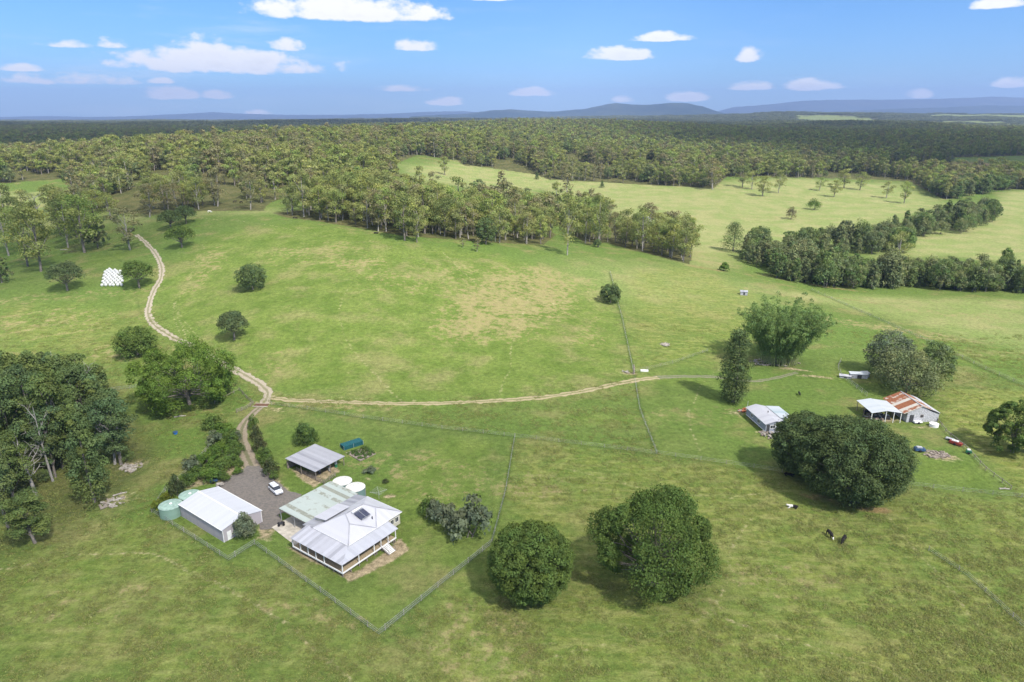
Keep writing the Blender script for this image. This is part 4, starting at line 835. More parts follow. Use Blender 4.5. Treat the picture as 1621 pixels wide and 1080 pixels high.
# ------------------------------------------------------------------ building materials
def tin(name, cols, axis=0, sheet=.85, rough=.45, metal=.25, rust=None, rustk=.0, pitch=5.0):
    m, t, o = newmat(name); b = bsdf(t, o, rough, .4, metal); tc = N(t, 'ShaderNodeTexCoord'); P = tc.outputs['Object']; s = N(t, 'ShaderNodeSeparateXYZ'); t.links.new(P, s.inputs[0])
    a = s.outputs[axis]; q = M_(t, 'FLOOR', M_(t, 'DIVIDE', a, sheet)); wn = N(t, 'ShaderNodeTexWhiteNoise'); wn.noise_dimensions = '1D'; t.links.new(q, wn.inputs['W'])
    n = noise(t, P, .9, 5, .6); n2 = noise(t, P, 4.0, 4, .65)
    c = MIX(t, M_(t, 'ADD', M_(t, 'MULTIPLY', wn.outputs[0], .65), M_(t, 'MULTIPLY', n, .35)), cols[0], cols[1])
    c = MIX(t, rng(t, n2, .55, .8, 0, .35), c, tuple(x*.62 for x in cols[0]))
    if rust:
        rm = M_(t, 'ADD', M_(t, 'MULTIPLY', M_(t, 'SUBTRACT', wn.outputs[0], .5), .9), n); c = MIX(t, rng(t, rm, .62-rustk, .80-rustk), c, MIX(t, rng(t, n2, .35, .65), rust[0], rust[1]))
    w = M_(t, 'SINE', M_(t, 'MULTIPLY', a, 2*math.pi*pitch)); c = MIX(t, 1, c, rgbv(t, rng(t, w, -1, 1, .92, 1.03, False)), 'MULTIPLY')
    t.links.new(c, b.inputs['Base Color']); bp = N(t, 'ShaderNodeBump', i_Strength=.5, i_Distance=.03); t.links.new(w, bp.inputs['Height']); t.links.new(bp.outputs[0], b.inputs['Normal']); return m
RUST = ((.22, .065, .03), (.33, .14, .06))
T_WHITE = tin('white_shed_roof', ((.60,.61,.64),(.66,.67,.70)), 1, .8); T_WALL = tin('pale_shed_wall', ((.42,.38,.40),(.48,.44,.45)), 1, .8, .6, .05)
T_WALLX = tin('pale_shed_end_wall', ((.42,.38,.40),(.48,.44,.45)), 0, .8, .6, .05)
T_VER = tin('patchy_verandah_roof', ((.34,.34,.37),(.62,.62,.66)), 1, .82, pitch=6); T_VERX = tin('verandah_front_roof', ((.44,.45,.49),(.56,.57,.61)), 0, .82, pitch=6)
T_MAIN = tin('pale_house_roof', ((.50,.50,.53),(.58,.58,.61)), 0, .82, .5, .1); T_GREEN = tin('pale_green_carport_roof', ((.38,.43,.39),(.46,.51,.47)), 0, 1.1, .7, .05, (( .30,.31,.25),(.24,.25,.2)), -.05)
T_OPEN = tin('weathered_silver_roof', ((.28,.28,.31),(.50,.50,.53)), 0, .85, pitch=6); T_TANK = tin('green_tank', ((.22,.35,.27),(.25,.38,.30)), 2, .5, .6, .05, pitch=9); T_TANKR = plain('green_tank_roof', (.27,.38,.32), .6, var=.2)
T_TOP = plain('cream_tank_roof', (.60, .59, .54), .7, var=.25, scale=3); T_TANKB = tin('blue_green_tank', ((.17,.26,.25),(.20,.30,.28)), 2, .5, .6, .05, pitch=9)
T_COT = tin('cottage_roof', ((.46,.46,.50),(.56,.56,.59)), 1, .9); T_COTB = tin('cottage_back_roof', ((.34,.44,.47),(.58,.60,.63)), 1, 1.6); T_CWALL = plain('blue_grey_weatherboard', (.26,.28,.33), .8, var=.2, scale=5)
T_RUST = tin('rusty_barn_roof', ((.50,.46,.40),(.60,.55,.48)), 1, 1.3, .8, .1, RUST, .20, pitch=5); T_BC = tin('barn_carport_roof', ((.48,.52,.54),(.58,.61,.63)), 1, .9, pitch=5)
T_BW = plain('weathered_grey_wall', (.42,.42,.44), .9, var=.3, scale=2.5); TIMB = plain('old_timber', (.24,.20,.165), .9, var=.35, scale=3); WHITE = plain('white_paint', (.80,.79,.77), .55, var=.06)
CREAM = plain('cream_wall', (.52,.49,.40), .8, var=.12); DARKM = plain('dark_clutter', (.05,.05,.055), .7, var=.5, scale=4); FLOORB = plain('verandah_boards', (.34,.27,.17), .8, var=.25, scale=4)
CONC = plain('concrete', (.46,.42,.35), .9, var=.2, scale=.9); GLASS = plain('dark_glass', (.03,.035,.045), .12, spec=.6, var=.2); STEEL = plain('galvanised_steel', (.50,.51,.52), .5, .5, var=.15)
TEAL = plain('teal_shade_cloth', (.012,.085,.095), .85, var=.25, scale=3); RUBBER = plain('rubber', (.02,.02,.022), .8, var=.2); CARP = plain('white_car_paint', (.74,.75,.77), .22, spec=.5, var=.03)
SOLAR = plain('solar_glass', (.045,.05,.085), .15, spec=.6, var=.15, scale=3); BLUEP = plain('blue_paint', (.035,.075,.15), .5, var=.3); REDP = plain('red_paint', (.26,.045,.03), .5, var=.3); GREENP = plain('green_paint', (.03,.16,.08), .5, var=.2)
ORANGE = plain('rust_red_tin', (.30,.10,.05), .8, var=.3); STONE = plain('pale_stone', (.33,.30,.26), .9, var=.3, scale=2); WRAP = plain('white_bale_wrap', (.58,.59,.57), .35, spec=.5, var=.07, scale=1.2)
CB = plain('black_hide', (.018,.016,.015), .8, var=.3); CW = plain('white_hide', (.62,.58,.52), .8, var=.1); BRUSH = plain('grey_brushwood', (.27,.23,.19), .95, var=.4, scale=3)
def frame(px_or_xy, rot, label, name, cat, world=False, group=None):
    p = (px_or_xy[0], px_or_xy[1], ground(*px_or_xy)) if world else G(*px_or_xy); return empty(name, p, label, cat, group, R(rot))
def win(parent, x, y, z, w, h, axis, fr=WHITE, name='window', d=.06):
    m = MB(); 
    def bx(u0, v0, u1, v1, e0, e1):
        return (x+u0, y+e0, z+v0, x+u1, y+e1, z+v1) if axis == 'x' else (x+e0, y+u0, z+v0, x+e1, y+u1, z+v1)
    m.box(*bx(0,0,w,.07,-d,0)); m.box(*bx(0,h-.07,w,h,-d,0)); m.box(*bx(0,.07,.07,h-.07,-d,0)); m.box(*bx(w-.07,.07,w,h-.07,-d,0)); m.box(*bx(w/2-.02,.07,w/2+.02,h-.07,-d,0))
    o = m.build(name, fr, parent); MB().box(*bx(.07,.07,w-.07,h-.07,-.02,-.004)).build('pane', GLASS, o); return o

# ------------------------------------------------------------------ the homestead
H = frame((-32.7, 111.2), 54.5, 'white roofed timber homestead with a wraparound verandah beside the gravel yard', 'homestead', 'house', True)
MB().box(4.4,3,.95,18.8,13.3,3.84).build('wall', CREAM, H); MB().hexa([(4.4,13.303,.95),(18.8,13.303,.95),(18.8,16.8,.95),(4.4,16.8,.95)],[(4.4,13.303,3.80),(18.8,13.303,3.80),(18.8,16.8,3.15),(4.4,16.8,3.15)]).build('wall', CREAM, H)
f = MB(); f.box(0,0,.85,4.397,15.1,1.0); f.box(4.4,0,.85,14.4,2.997,1.0); f.build('verandah_floor', FLOORB, H)
b = MB(); b.box(-.05,-.05,.8,.1,15.2,1.08); b.box(.1,-.05,.8,14.5,.1,1.08); b.build('floor_beam', WHITE, H)
st = MB()
for x in (0.15, 4.3, 9, 13.8, 18.4):
    for y in (.15, 2.8, 5.3, 7.8, 10.2, 12.6, 15): 
        if not (x > 14.5 and y < 2.9): st.box(x-.1, y-.1, -.4, x+.1, y+.1, .82)
for x in (2.1, 6.3, 8.4, 10.4, 12.2, 14.2): st.box(x-.1, .0, -.4, x+.1, .2, .82)
st.build('stump', TIMB, H)
for x, y in [(0,15.05),(0,12.6),(0,10.2),(0,5.3),(0,0),(4.2,0),(8.3,0),(10.2,0),(12.2,0),(14.35,0),(0,7.8)]: MB().box(x-.02, y-.02, 1.0, x+.13, y+.13, 3.02).build('verandah_post', WHITE, H)
b = MB(); b.bar((.06,.06,2.97),(.06,15.1,2.97),.1,.14); b.bar((.12,.06,2.97),(14.4,.06,2.97),.1,.14); b.build('verandah_beam', WHITE, H)
MB().slab([(-.25,-.25,3.0),(4.3,3.0,3.78),(4.3,15.4,3.78),(-.25,15.4,3.0)][::-1], .04).build('verandah_roof', T_VER, H)
MB().slab([(-.25,-.25,3.003),(15.0,-.25,3.003),(15.0,3.0,3.783),(4.3,3.0,3.783)][::-1], .04).build('verandah_roof', T_VERX, H)
r = MB(); N0=(4.0,2.6,3.9); Vv=(11.6,2.6,3.9); E0=(19.1,2.6,3.9); E1=(19.1,13.4,3.9); W1=(4.0,13.4,3.9); A1=(8.0,6.6,5.25); R1=(9.6,9.6,5.65); R2=(14.5,9.4,5.65); B2=(15.3,6.6,5.5); VM=(12.0,7.0,4.85)
for fc in [(N0,W1,R1,A1),(N0,A1,Vv),(Vv,A1,R1,VM),(VM,R1,R2),(Vv,VM,R2,B2),(Vv,B2,E0),(E0,B2,R2,E1),(E1,R2,R1,W1)]: r.face(fc[::-1])
rm = r.build('roof', T_MAIN, H)
b = MB()
for p, q in [((4.0,2.6),(4.0,13.4)),((4.0,2.6),(19.1,2.6)),((19.1,2.6),(19.1,13.4))]: b.bar((*p,3.84),(*q,3.84),.12,.12)
b.build('gutter', WHITE, rm)
b = MB()
for p, q in [(N0,A1),(A1,R1),(R1,R2),(R2,B2),(B2,E0),(A1,Vv),(B2,Vv)]: b.bar((p[0],p[1],p[2]+.03),(q[0],q[1],q[2]+.03),.22,.05)
b.build('ridge_cap', T_OPEN, rm)
MB().slab([(4.0,13.38,3.95),(18.9,13.38,3.95),(18.9,16.9,3.25),(4.0,16.9,3.25)], .05).build('rear_roof', T_OPEN, H)
rr_ = MB().slab([(6.3,12.0,4.95),(12.9,12.0,4.95),(12.9,15.8,4.35),(6.3,15.8,4.35)], .06).build('raised_roof', T_MAIN, H); MB().hexa([(6.5,13.3,3.7),(12.7,13.3,3.7),(12.7,15.6,3.4),(6.5,15.6,3.4)],[(6.5,13.3,4.68),(12.7,13.3,4.68),(12.7,15.6,4.32),(6.5,15.6,4.32)]).build('wall', CREAM, H)
for x in (6.0, 9.0, 13.0): win(H, x, 2.998, 1.9, 1.3, 1.2, 'x')
for x in (15.9, 17.3): win(H, x, 2.998, 1.9, 1.0, 1.2, 'x')
for y in (5.0, 8.2, 11.6): win(H, 4.398, y, 1.8, 1.4, 1.3, 'y')
dr = MB().box(11.0,2.93,1.0,11.9,2.996,3.0).build('door', TIMB, H); MB().box(11.74,2.88,1.95,11.8,2.93,2.05).build('handle', STEEL, dr)
b = MB(); 
for k in range(7): b.box(10.3, -2.15+k*.31, .09+k*.135, 12.1, -1.87+k*.31, .14+k*.135)
s_ = b.build('stairs', WHITE, H); b = MB()
for x in (10.22, 12.12): b.bar((x,-2.2,.0),(x,0,.95),.06,.22); b.bar((x,-2.2,.95),(x,0,1.9),.06,.06); b.box(x-.04,-2.24,0,x+.04,-2.16,.98)
b.build('handrail', TIMB, s_)
pn = MB().hexa([(10.7,5.9,4.98),(13.2,5.9,4.98),(13.2,8.2,5.62),(10.7,8.2,5.62)],[(10.7,5.88,5.08),(13.2,5.88,5.08),(13.2,8.18,5.72),(10.7,8.18,5.72)])
sp = pn.build('solar_collector', SOLAR, H); b = MB(); b.bar((11.95,5.88,5.09),(11.95,8.18,5.73),.06,.03); b.bar((10.7,5.88,5.08),(13.2,5.88,5.08),.06); b.bar((10.7,8.2,5.72),(13.2,8.2,5.72),.06); b.bar((10.9,6,4.2),(10.9,6,5.0),.06); b.bar((13,6,4.2),(13,6,5.0),.06); b.build('frame', STEEL, sp)
MB().tube([(10.6,8.65,5.86),(13.3,8.65,5.86)], .27, 14).build('hot_water_tank', WHITE, H, smooth=True)
MB().cyl((12.7,4.9),.12,4.2,5.2,10).build('vent_pipe', DARKM, H)
C = frame((-32.7, 111.2), 54.5, 'pale green flat roofed carport joined to the back of the homestead over a concrete floor', 'carport', 'carport', True)
MB().slab([(5.2,17.0,3.02),(19.7,17.0,3.02),(19.7,26.4,3.18),(5.2,26.4,3.18)], .1).build('roof', T_GREEN, C)
b = MB(); b.bar((5.25,17.0,2.85),(5.25,26.3,2.95),.1,.2); b.bar((19.6,17.0,2.85),(19.6,26.3,2.95),.1,.2); b.build('beam', TIMB, C)
for x in (5.4, 10.2, 14.9, 19.5):
    for y in (21.5, 26.2): MB().box(x-.06,y-.06,0,x+.06,y+.06,2.9).build('post', STEEL, C)
def local_pts(o, pts): 
    a = o.rotation_euler.z; return [(o.location.x + x*math.cos(a) - y*math.sin(a), o.location.y + x*math.sin(a) + y*math.cos(a)) for x, y in pts]
patch('concrete_slab', None, CONC, .1, loc=[Vector((a, b_, 0)) for a, b_ in sum([[tuple(np.array(p)*(1-k/8) + np.array(q)*k/8) for k in range(8)] for p, q in zip(*(lambda L: (L, L[1:]+L[:1]))(local_pts(C, [(1.2,16.2),(19.0,17.4),(19.0,26.0),(2.4,25.6)])))], [])])
def bike(loc, rot, label):
    o = empty('quad_bike', loc, label, 'quad bike', None, rot); b = MB(); b.hexa([(-.35,-.2,.35),(.55,-.2,.35),(.55,.2,.35),(-.35,.2,.35)],[(-.45,-.16,.75),(.5,-.18,.62),(.5,.18,.62),(-.45,.16,.75)]); b.bar((.35,-.35,.95),(.35,.35,.95),.05); b.bar((.35,0,.6),(.35,0,.95),.06); b.build('body', DARKM, o, bevel=.04)
    for x in (-.45, .55):
        for s in (-1, 1): MB().tube([(x, s*.3, .27),(x, s*.52, .27)], .27, 14).build('wheel', RUBBER, o)
    MB().box(-.4,-.14,.76,.1,.14,.86).build('seat', RUBBER, o, bevel=.03); return o
g = local_pts(C, [(4.2, 24.6)])[0]; bike((g[0], g[1], ground(*g)+.1), R(200), 'dark quad bike parked at the open corner of the pale green carport')
def tank(xy, r, h, label, side, top, group):
    o = empty('water_tank', (xy[0], xy[1], ground(*xy)), label, 'water tank', group); MB().cyl((0,0), r, -.1, h, 40).build('tank_body', side, o, smooth=False)
    m = MB(); m.cyl((0,0), r+.05, h, h+.34, 40, r1=.35); m.build('tank_roof', top, o); MB().cyl((.2,-.1), .32, h+.30, h+.42, 14).build('hatch', WHITE, o)
    MB().tube([(r+.06,0,0),(r+.06,0,h)], .06, 8).build('pipe', STEEL, o)
def at_z(px, py, z):
    p = G(px, py, z); return (p[0], p[1])
tank(at_z(541.7,761.3,2.6), 2.25, 2.6, 'white topped round water tank behind the carport, farther from the house', T_TANKB, T_TOP, 'tanks behind the carport')
tank(at_z(562.5,771,2.6), 2.25, 2.6, 'white topped round water tank touching the rear corner of the house roof', T_TANKB, T_TOP, 'tanks behind the carport')
tank(at_z(269.5,799,2.5), 2.45, 2.5, 'pale green round water tank at the left corner of the big white shed, nearer one', T_TANK, T_TANKR, 'tanks beside the big shed')
tank(at_z(300,783,2.5), 2.3, 2.5, 'pale green round water tank half hidden behind the big white shed', T_TANK, T_TANKR, 'tanks beside the big shed')

# big gable shed
S = frame((-60.4, 122.8), 53.5, 'long white gable roofed steel shed beside the gravel yard', 'steel_shed', 'shed', True)
MB().hexa([(0,0,-.2),(9.2,0,-.2),(9.2,16.9,-.2),(0,16.9,-.2)],[(0,0,3.0),(9.2,0,3.0),(9.2,16.9,3.0),(0,16.9,3.0)]).build('wall', T_WALL, S)
b = MB(); 
for y in (.003, 16.87): MB().hexa([(0,y,3.0),(9.2,y,3.0),(9.2,y+.03,3.0),(0,y+.03,3.0)],[(4.55,y,3.95),(4.65,y,3.95),(4.65,y+.03,3.95),(4.55,y+.03,3.95)]).build('gable_end', T_WALLX, S)
b = MB(); b.slab([(-.15,-.15,3.02),(4.6,-.15,4.02),(4.6,17.05,4.02),(-.15,17.05,3.02)][::-1], .05); b.slab([(4.6,-.15,4.02),(9.35,-.15,3.02),(9.35,17.05,3.02),(4.6,17.05,4.02)][::-1], .05); sr = b.build('roof', T_WHITE, S)
b = MB(); b.bar((4.6,-.16,4.05),(4.6,17.06,4.05),.3,.03); b.bar((-.2,-.16,2.98),(-.2,17.06,2.98),.12,.12); b.bar((9.4,-.16,2.98),(9.4,17.06,2.98),.12,.12); b.build('gutter', WHITE, sr)
b = MB(); b.box(-.04,-.04,0,.08,.08,3.0); b.box(9.12,-.04,0,9.24,.08,3.0); b.build('corner_trim', WHITE, S)
dr = MB().box(.9,-.04,.02,1.85,-.003,2.1).build('door', WHITE, S); MB().box(1.7,-.08,1,1.76,-.04,1.1).build('handle', STEEL, dr)
for y in (2.2, 8.2): MB().box(9.203,y,.03,9.24,y+3.6,2.7).build('roller_door', T_WALL, S)
g = at_z(348, 768, .3)
for k, (dx, dy, lab, nm, m) in enumerate([(0,0,'pale rounded machine behind the far end of the big shed','garden_machine',STONE),(2.2,1.2,'dark blue trailer behind the far end of the big shed','small_trailer',BLUEP)]):
    o = empty(nm, (g[0]-dx, g[1]-dy+3*k, ground(g[0], g[1])), lab, nm.replace('_', ' '), None, R(30)); b = MB(); b.hexa([(-.9,-.5,.35),(.9,-.5,.35),(.9,.5,.35),(-.9,.5,.35)],[(-.7,-.45,.9),(.8,-.45,.75),(.8,.45,.75),(-.7,.45,.9)]); b.bar((.9,0,.4),(1.7,0,.45),.07); b.build('body', m, o, bevel=.06)
    for s in (-1, 1): MB().tube([(-.2,s*.52,.3),(-.2,s*.7,.3)], .3, 12).build('wheel', RUBBER, o)

# small open shed with a pen
O = frame((-47.9, 147.7), 56.5, 'open fronted small shed with a weathered silver roof and timber pen', 'open_shed', 'shed', True)
b = MB(); b.slab([(-.1,-.2,2.75),(9.6,-.2,2.75),(9.6,10.9,3.15),(-.1,10.9,3.15)], .05); b.build('roof', T_OPEN, O)
for x in (.2, 4.8, 9.3):
    for y in (.1, 5.4, 10.6): MB().box(x-.08,y-.08,-.2,x+.08,y+.08,2.7+y*.035).build('post', TIMB, O)
MB().box(.3,10.5,0,9.2,10.58,2.3).build('back_wall', TIMB, O); MB().box(9.3,5.5,0,9.36,10.5,2.2).build('side_wall', T_BW, O)
b = MB(); b.bar((.2,.1,2.65),(.2,10.6,3.0),.08,.16); b.bar((9.3,.1,2.65),(9.3,10.6,3.0),.08,.16); b.build('beam', TIMB, O)
rj = random.Random(4)
for k, (x, y, s, m, lab, nm) in enumerate([(7.6,1.2,.45,GREENP,'green drum at the right front of the small open shed','drum'),(8.6,2.3,.4,WHITE,'white drum at the right front of the small open shed','drum'),(3.0,2.0,.45,DARKM,'dark drum at the middle of the small open shed','drum'),(5.6,1.4,.42,STEEL,'pale steel drum under the front edge of the small open shed','drum')]):
    q = local_pts(O, [(x, y)])[0]; o = empty(nm, (q[0], q[1], ground(*q)), lab, 'drum'); MB().cyl((0,0), s*.8, 0, s*2.1, 16).build('drum_body', m, o); MB().cyl((0,0), s*.84, s*2.1, s*2.2, 16).build('lid', STEEL, o)
q = local_pts(O, [(5.0, 4.2)])[0]; o = empty('workbench', (q[0], q[1], ground(*q)), 'cluttered timber workbench inside the small open shed', 'workbench', None, R(56.5)); MB().box(-2.2,-.5,.85,2.2,.5,.95).build('bench_top', TIMB, o)
for a in (-2.1, 2.1):
    for c in (-.4, .4): MB().box(a-.05,c-.05,0,a+.05,c+.05,.85).build('leg', TIMB, o)
b = MB()
for k in range(14): x, y, s = rj.uniform(-2,1.8), rj.uniform(-.4,.3), rj.uniform(.1,.3); b.box(x, y, .953, x+s, y+s*.7, .953+s)
b.build('clutter', DARKM, o)

# teal covered garden frame and bed
g = at_z(544.6, 713.5, 0); T = frame(g, 38, 'low teal mesh covered garden frame beyond the small open shed', 'garden_cage', 'garden frame', True)
MB().slab([(0,0,1.1),(5.6,0,1.15),(5.6,2.3,1.2),(0,2.3,1.1)], .03).build('cover', TEAL, T); b = MB(); b.box(0,0,0,5.6,.03,1.05); b.box(0,.03,0,.03,2.3,1.05); b.box(5.57,.03,0,5.6,2.3,1.05); b.build('side_mesh', TEAL, T)
b = MB()
for x in (0, 2.8, 5.6):
    for y in (-.02, 2.32): b.tube([(x,y,-.1),(x,y,1.2)], .04, 6)
b.build('frame', STEEL, T)
def greens(name, poly_px, n, hgt_, leaf, label, cat, size=.3, seed=1, bed=None):
    P = np.array([G(*p)[:2] for p in poly_px]); rs = np.random.default_rng(seed); lo, hi = P.min(0), P.max(0); cl = []; c = P.mean(0); z0 = ground(*c)
    while len(cl) < n:
        q = rs.uniform(lo, hi)
        if inpoly(P, q[:1], q[1:])[0]: r_ = hgt_*rs.uniform(.4, .8); cl.append((q[0]-c[0], q[1]-c[1], ground(*q)-z0+r_*.5, r_, r_, r_*.9))
    V, F, col = leaf_geo(rs, cl, 70, size); o = empty(name, (c[0], c[1], z0), label, cat); link(bpy.data.objects.new('foliage', mesh_np('foliage', V, F, leaf, col)), o)
    if bed: m = MB(); k = [(p[0]-c[0], p[1]-c[1]) for p in P]; m.hexa([(a, b_, -.1) for a, b_ in k], [(a, b_, .18) for a, b_ in k]); m.build('bed', bed, o)
    return o
greens('vegetable_bed', [(547,717),(570,731),(595,719),(579,708)], 46, .8, L_SHRUB, 'leafy green vegetable bed beside the low teal garden frame', 'garden bed', .28, 3, TIMB)
# clothes hoist
g = at_z(600, 790, 0); K = frame(g, 20, 'thin rotary clothes hoist on the lawn behind the house', 'clothes_hoist', 'clothes hoist', True); MB().tube([(0,0,0),(0,0,2.1)], .04, 8).build('pole', STEEL, K); b = MB()
for a in range(4): b.tube([(0,0,1.8),(2.0*math.cos(a*math.pi/2),2.0*math.sin(a*math.pi/2),2.15)], .025, 5)
b.build('arm', STEEL, K); b = MB()
for q in (.7,1.2,1.6,2.0):
    for a in range(4): b.tube([(q*math.cos(a*math.pi/2),q*math.sin(a*math.pi/2),1.8+q*.175),(q*math.cos((a+1)*math.pi/2),q*math.sin((a+1)*math.pi/2),1.8+q*.175)], .012, 4)
b.build('line', STEEL, K)

# ------------------------------------------------------------------ the car
def car():
    g = G(437, 779); o = empty('parked_car', g + Vector((0,0,.08)), 'white four wheel drive parked on the grey gravel yard between shed and carport', 'car', None, R(-47)); L2, Wd = 2.35, .93
    def loft(secs, name, mat, bevel=.05, parent=o):
        m = MB(); rings = []
        for x, hw, z0, z1, hw2 in secs:
            k = len(m.v); m.v += [(x,-hw,z0),(x,hw,z0),(x,hw,(z0+z1)/2),(x,hw2,z1),(x,-hw2,z1),(x,-hw,(z0+z1)/2)]; rings.append(k)
        for a, b in zip(rings, rings[1:]):
            for j in range(6): m.f.append((a+j, a+(j+1)%6, b+(j+1)%6, b+j))
        m.f.append(tuple(rings[0]+j for j in reversed(range(6)))); m.f.append(tuple(rings[-1]+j for j in range(6))); return m.build(name, mat, parent, bevel=bevel)
    body = loft([(-2.35,.82,.42,.95,.80),(-2.2,.92,.34,1.05,.86),(0.7,.93,.34,1.06,.87),(1.2,.93,.34,1.04,.86),(2.1,.90,.36,.92,.80),(2.35,.78,.42,.78,.70)], 'body', CARP)
    loft([(-2.2,.86,1.0,1.06,.84),(-1.95,.84,1.03,1.62,.68),(.35,.84,1.03,1.66,.70),(1.15,.82,1.0,1.07,.80)], 'windows', GLASS, .03)
    loft([(-2.02,.69,1.60,1.70,.64),(-1.9,.70,1.62,1.74,.64),(.3,.72,1.64,1.76,.66),(.42,.70,1.60,1.70,.62)], 'roof', CARP, .03)
    b = MB()
    for x in (-1.15, -.2):
        for s in (-1, 1): b.bar((x, s*.865, 1.05), (x, s*.71, 1.64), .08, .05)
    b.build('pillar', CARP, o)
    for x in (-1.42, 1.42):
        for s in (-1, 1):
            w = MB().tube([(x, s*.70, .36),(x, s*.95, .36)], .36, 20).build('wheel', RUBBER, o); MB().tube([(x, s*.951, .36),(x, s*.965, .36)], .21, 16).build('rim', STEEL, w)
    for s in (-1, 1): MB().box(2.24, s*.62-.16, .62, 2.37, s*.62+.16, .78).build('headlight', GLASS if False else STEEL, o); MB().box(-2.38, s*.78-.08, .75, -2.3, s*.78+.08, 1.0).build('tail_light', REDP, o)
    MB().box(2.3,-.4,.58,2.375,.4,.70).build('grille', DARKM, o); b = MB()
    for s in (-1, 1): b.tube([(-1.8, s*.56, 1.82),(.2, s*.56, 1.82)], .025, 6)
    b.build('roof_rail', DARKM, o)
    for s in (-1, 1): MB().box(.75, s*.98-.08, 1.06, .9, s*.98+.08, 1.2).build('mirror', CARP, o)
car()

# ------------------------------------------------------------------ cottage and barn on the right
Q = frame((71.3, 174.6), 8, 'white roofed blue grey cottage half hidden behind the dark fig trees', 'cottage', 'house', True)
MB().box(0,0,.55,5.6,11.6,2.8).build('wall', T_CWALL, Q); MB().hexa([(0,0,2.8),(5.6,0,2.8),(5.6,.05,2.8),(0,.05,2.8)],[(2.75,0,3.55),(2.85,0,3.55),(2.85,.05,3.55),(2.75,.05,3.55)]).build('gable_end', T_CWALL, Q); MB().hexa([(0,11.55,2.8),(5.6,11.55,2.8),(5.6,11.6,2.8),(0,11.6,2.8)],[(2.75,11.55,3.55),(2.85,11.55,3.55),(2.85,11.6,3.55),(2.75,11.6,3.55)]).build('gable_end', T_CWALL, Q)
b = MB(); b.slab([(-.35,-.35,2.78),(2.8,-.35,3.62),(2.8,11.9,3.62),(-.35,11.9,2.78)][::-1], .05); b.slab([(2.8,-.35,3.62),(5.95,-.35,2.78),(5.95,11.9,2.78),(2.8,11.9,3.62)][::-1], .05); b.build('roof', T_COT, Q)
MB().box(5.6,3.2,.5,9.8,11.4,2.5).build('back_room', T_CWALL, Q); MB().slab([(5.9,3.0,2.95),(10.1,3.0,2.55),(10.1,11.7,2.55),(5.9,11.7,2.95)], .05).build('back_roof', T_COTB, Q)
b = MB()
for x in (.15, 2.8, 5.4):
    for y in (.2, 4, 7.8, 11.4): b.box(x-.1,y-.1,-.3,x+.1,y+.1,.55)
b.build('stump', TIMB, Q); b = MB(); b.box(-.05,-.05,.45,.0,11.6,.62); b.box(-.05,-.05,2.6,-.002,11.6,2.75); b.build('trim', WHITE, Q)
win(Q, -.003, 3.4, 1.2, 1.5, 1.1, 'y'); win(Q, -.003, 7.6, 1.2, 1.2, 1.1, 'y'); win(Q, 1.3, -.003, 1.3, 1.6, 1.0, 'x'); MB().box(.3,-.05,.6,1.15,-.003,2.5).build('door', DARKM, Q); MB().tube([(.4,12.1,0),(.4,12.1,4.6)], .05, 6).build('mast', STEEL, Q)
MB().box(1.0,-1.1,.2,4.4,-.03,.5).build('step', T_BW, Q); MB().cyl((3.6,6.0), .12, 3.3, 3.95, 8).build('vent_pipe', DARKM, Q)
def heap(name, px, py, r, n, mats, label, cat, seed, hh=.5, elong=1.0):
    g = G(px, py); o = empty(name, g, label, cat); rd = random.Random(seed); 
    for mi, m in enumerate(mats):
        b = MB()
        for k in range(n):
            a, q = rd.uniform(0, 6.28), r*math.sqrt(rd.random()); x, y = math.cos(a)*q*elong, math.sin(a)*q; l, w_, h_ = rd.uniform(.2,.9), rd.uniform(.08,.3), rd.uniform(.05,hh); z = rd.uniform(-.02, .18)
            ca, sa = math.cos(a*3), math.sin(a*3); P = [(x+u*ca-v*sa, y+u*sa+v*ca) for u, v in ((-l,-w_),(l,-w_),(l,w_),(-l,w_))]; tl = rd.uniform(-.15,.15); b.hexa([(p[0],p[1],z+tl*(i in (1,2))) for i, p in enumerate(P)], [(p[0],p[1],z+h_+tl*(i in (1,2))) for i, p in enumerate(P)])
        b.build(['pieces','scraps','boards'][mi % 3], m, o)
    return o
heap('scrap_heap', 1178, 651, 1.6, 12, (ORANGE, STONE), 'small heap of rusty scrap at the left end of the cottage', 'scrap heap', 1)
heap('scrap_heap', 1215, 689, 2.0, 14, (TIMB, STONE), 'pile of old boards and stones at the front step of the cottage', 'scrap heap', 2)
B = frame((113.6, 181.8), 1.5, 'old barn with a rust streaked roof and weathered grey walls', 'rusty_barn', 'barn', True)
MB().hexa([(1.4,0,-.2),(8.6,0,-.2),(8.6,11.0,-.2),(1.4,11.0,-.2)],[(1.4,0,3.2),(8.6,0,3.2),(8.6,11,3.2),(1.4,11,3.2)]).build('wall', T_BW, B)
b = MB(); 
for y in (.003, 10.95): MB().hexa([(1.4,y,3.2),(8.6,y,3.2),(8.6,y+.045,3.2),(1.4,y+.045,3.2)],[(5.3,y,5.0),(5.5,y,5.0),(5.5,y+.045,5.0),(5.3,y+.045,5.0)]).build('gable_end', T_BW, B)
rb = MB().slab([(.2,-.3,2.85),(5.4,-.3,5.1),(5.4,11.3,5.1),(.2,11.3,2.85)][::-1], .05).build('roof', T_RUST, B); MB().slab([(5.4,-.3,5.1),(10.9,-.3,2.9),(10.9,11.3,2.9),(5.4,11.3,5.1)][::-1], .05).build('roof', T_RUST, B); MB().bar((5.4,-.32,5.14),(5.4,11.32,5.14),.35,.04).build('ridge_cap', T_OPEN, rb)
MB().hexa([(8.6,0.02,-.2),(10.8,.02,-.2),(10.8,11.0,-.2),(8.6,11.0,-.2)],[(8.6,.02,3.15),(10.8,.02,2.8),(10.8,11,2.8),(8.6,11,3.15)]).build('lean_to_wall', T_BW, B)
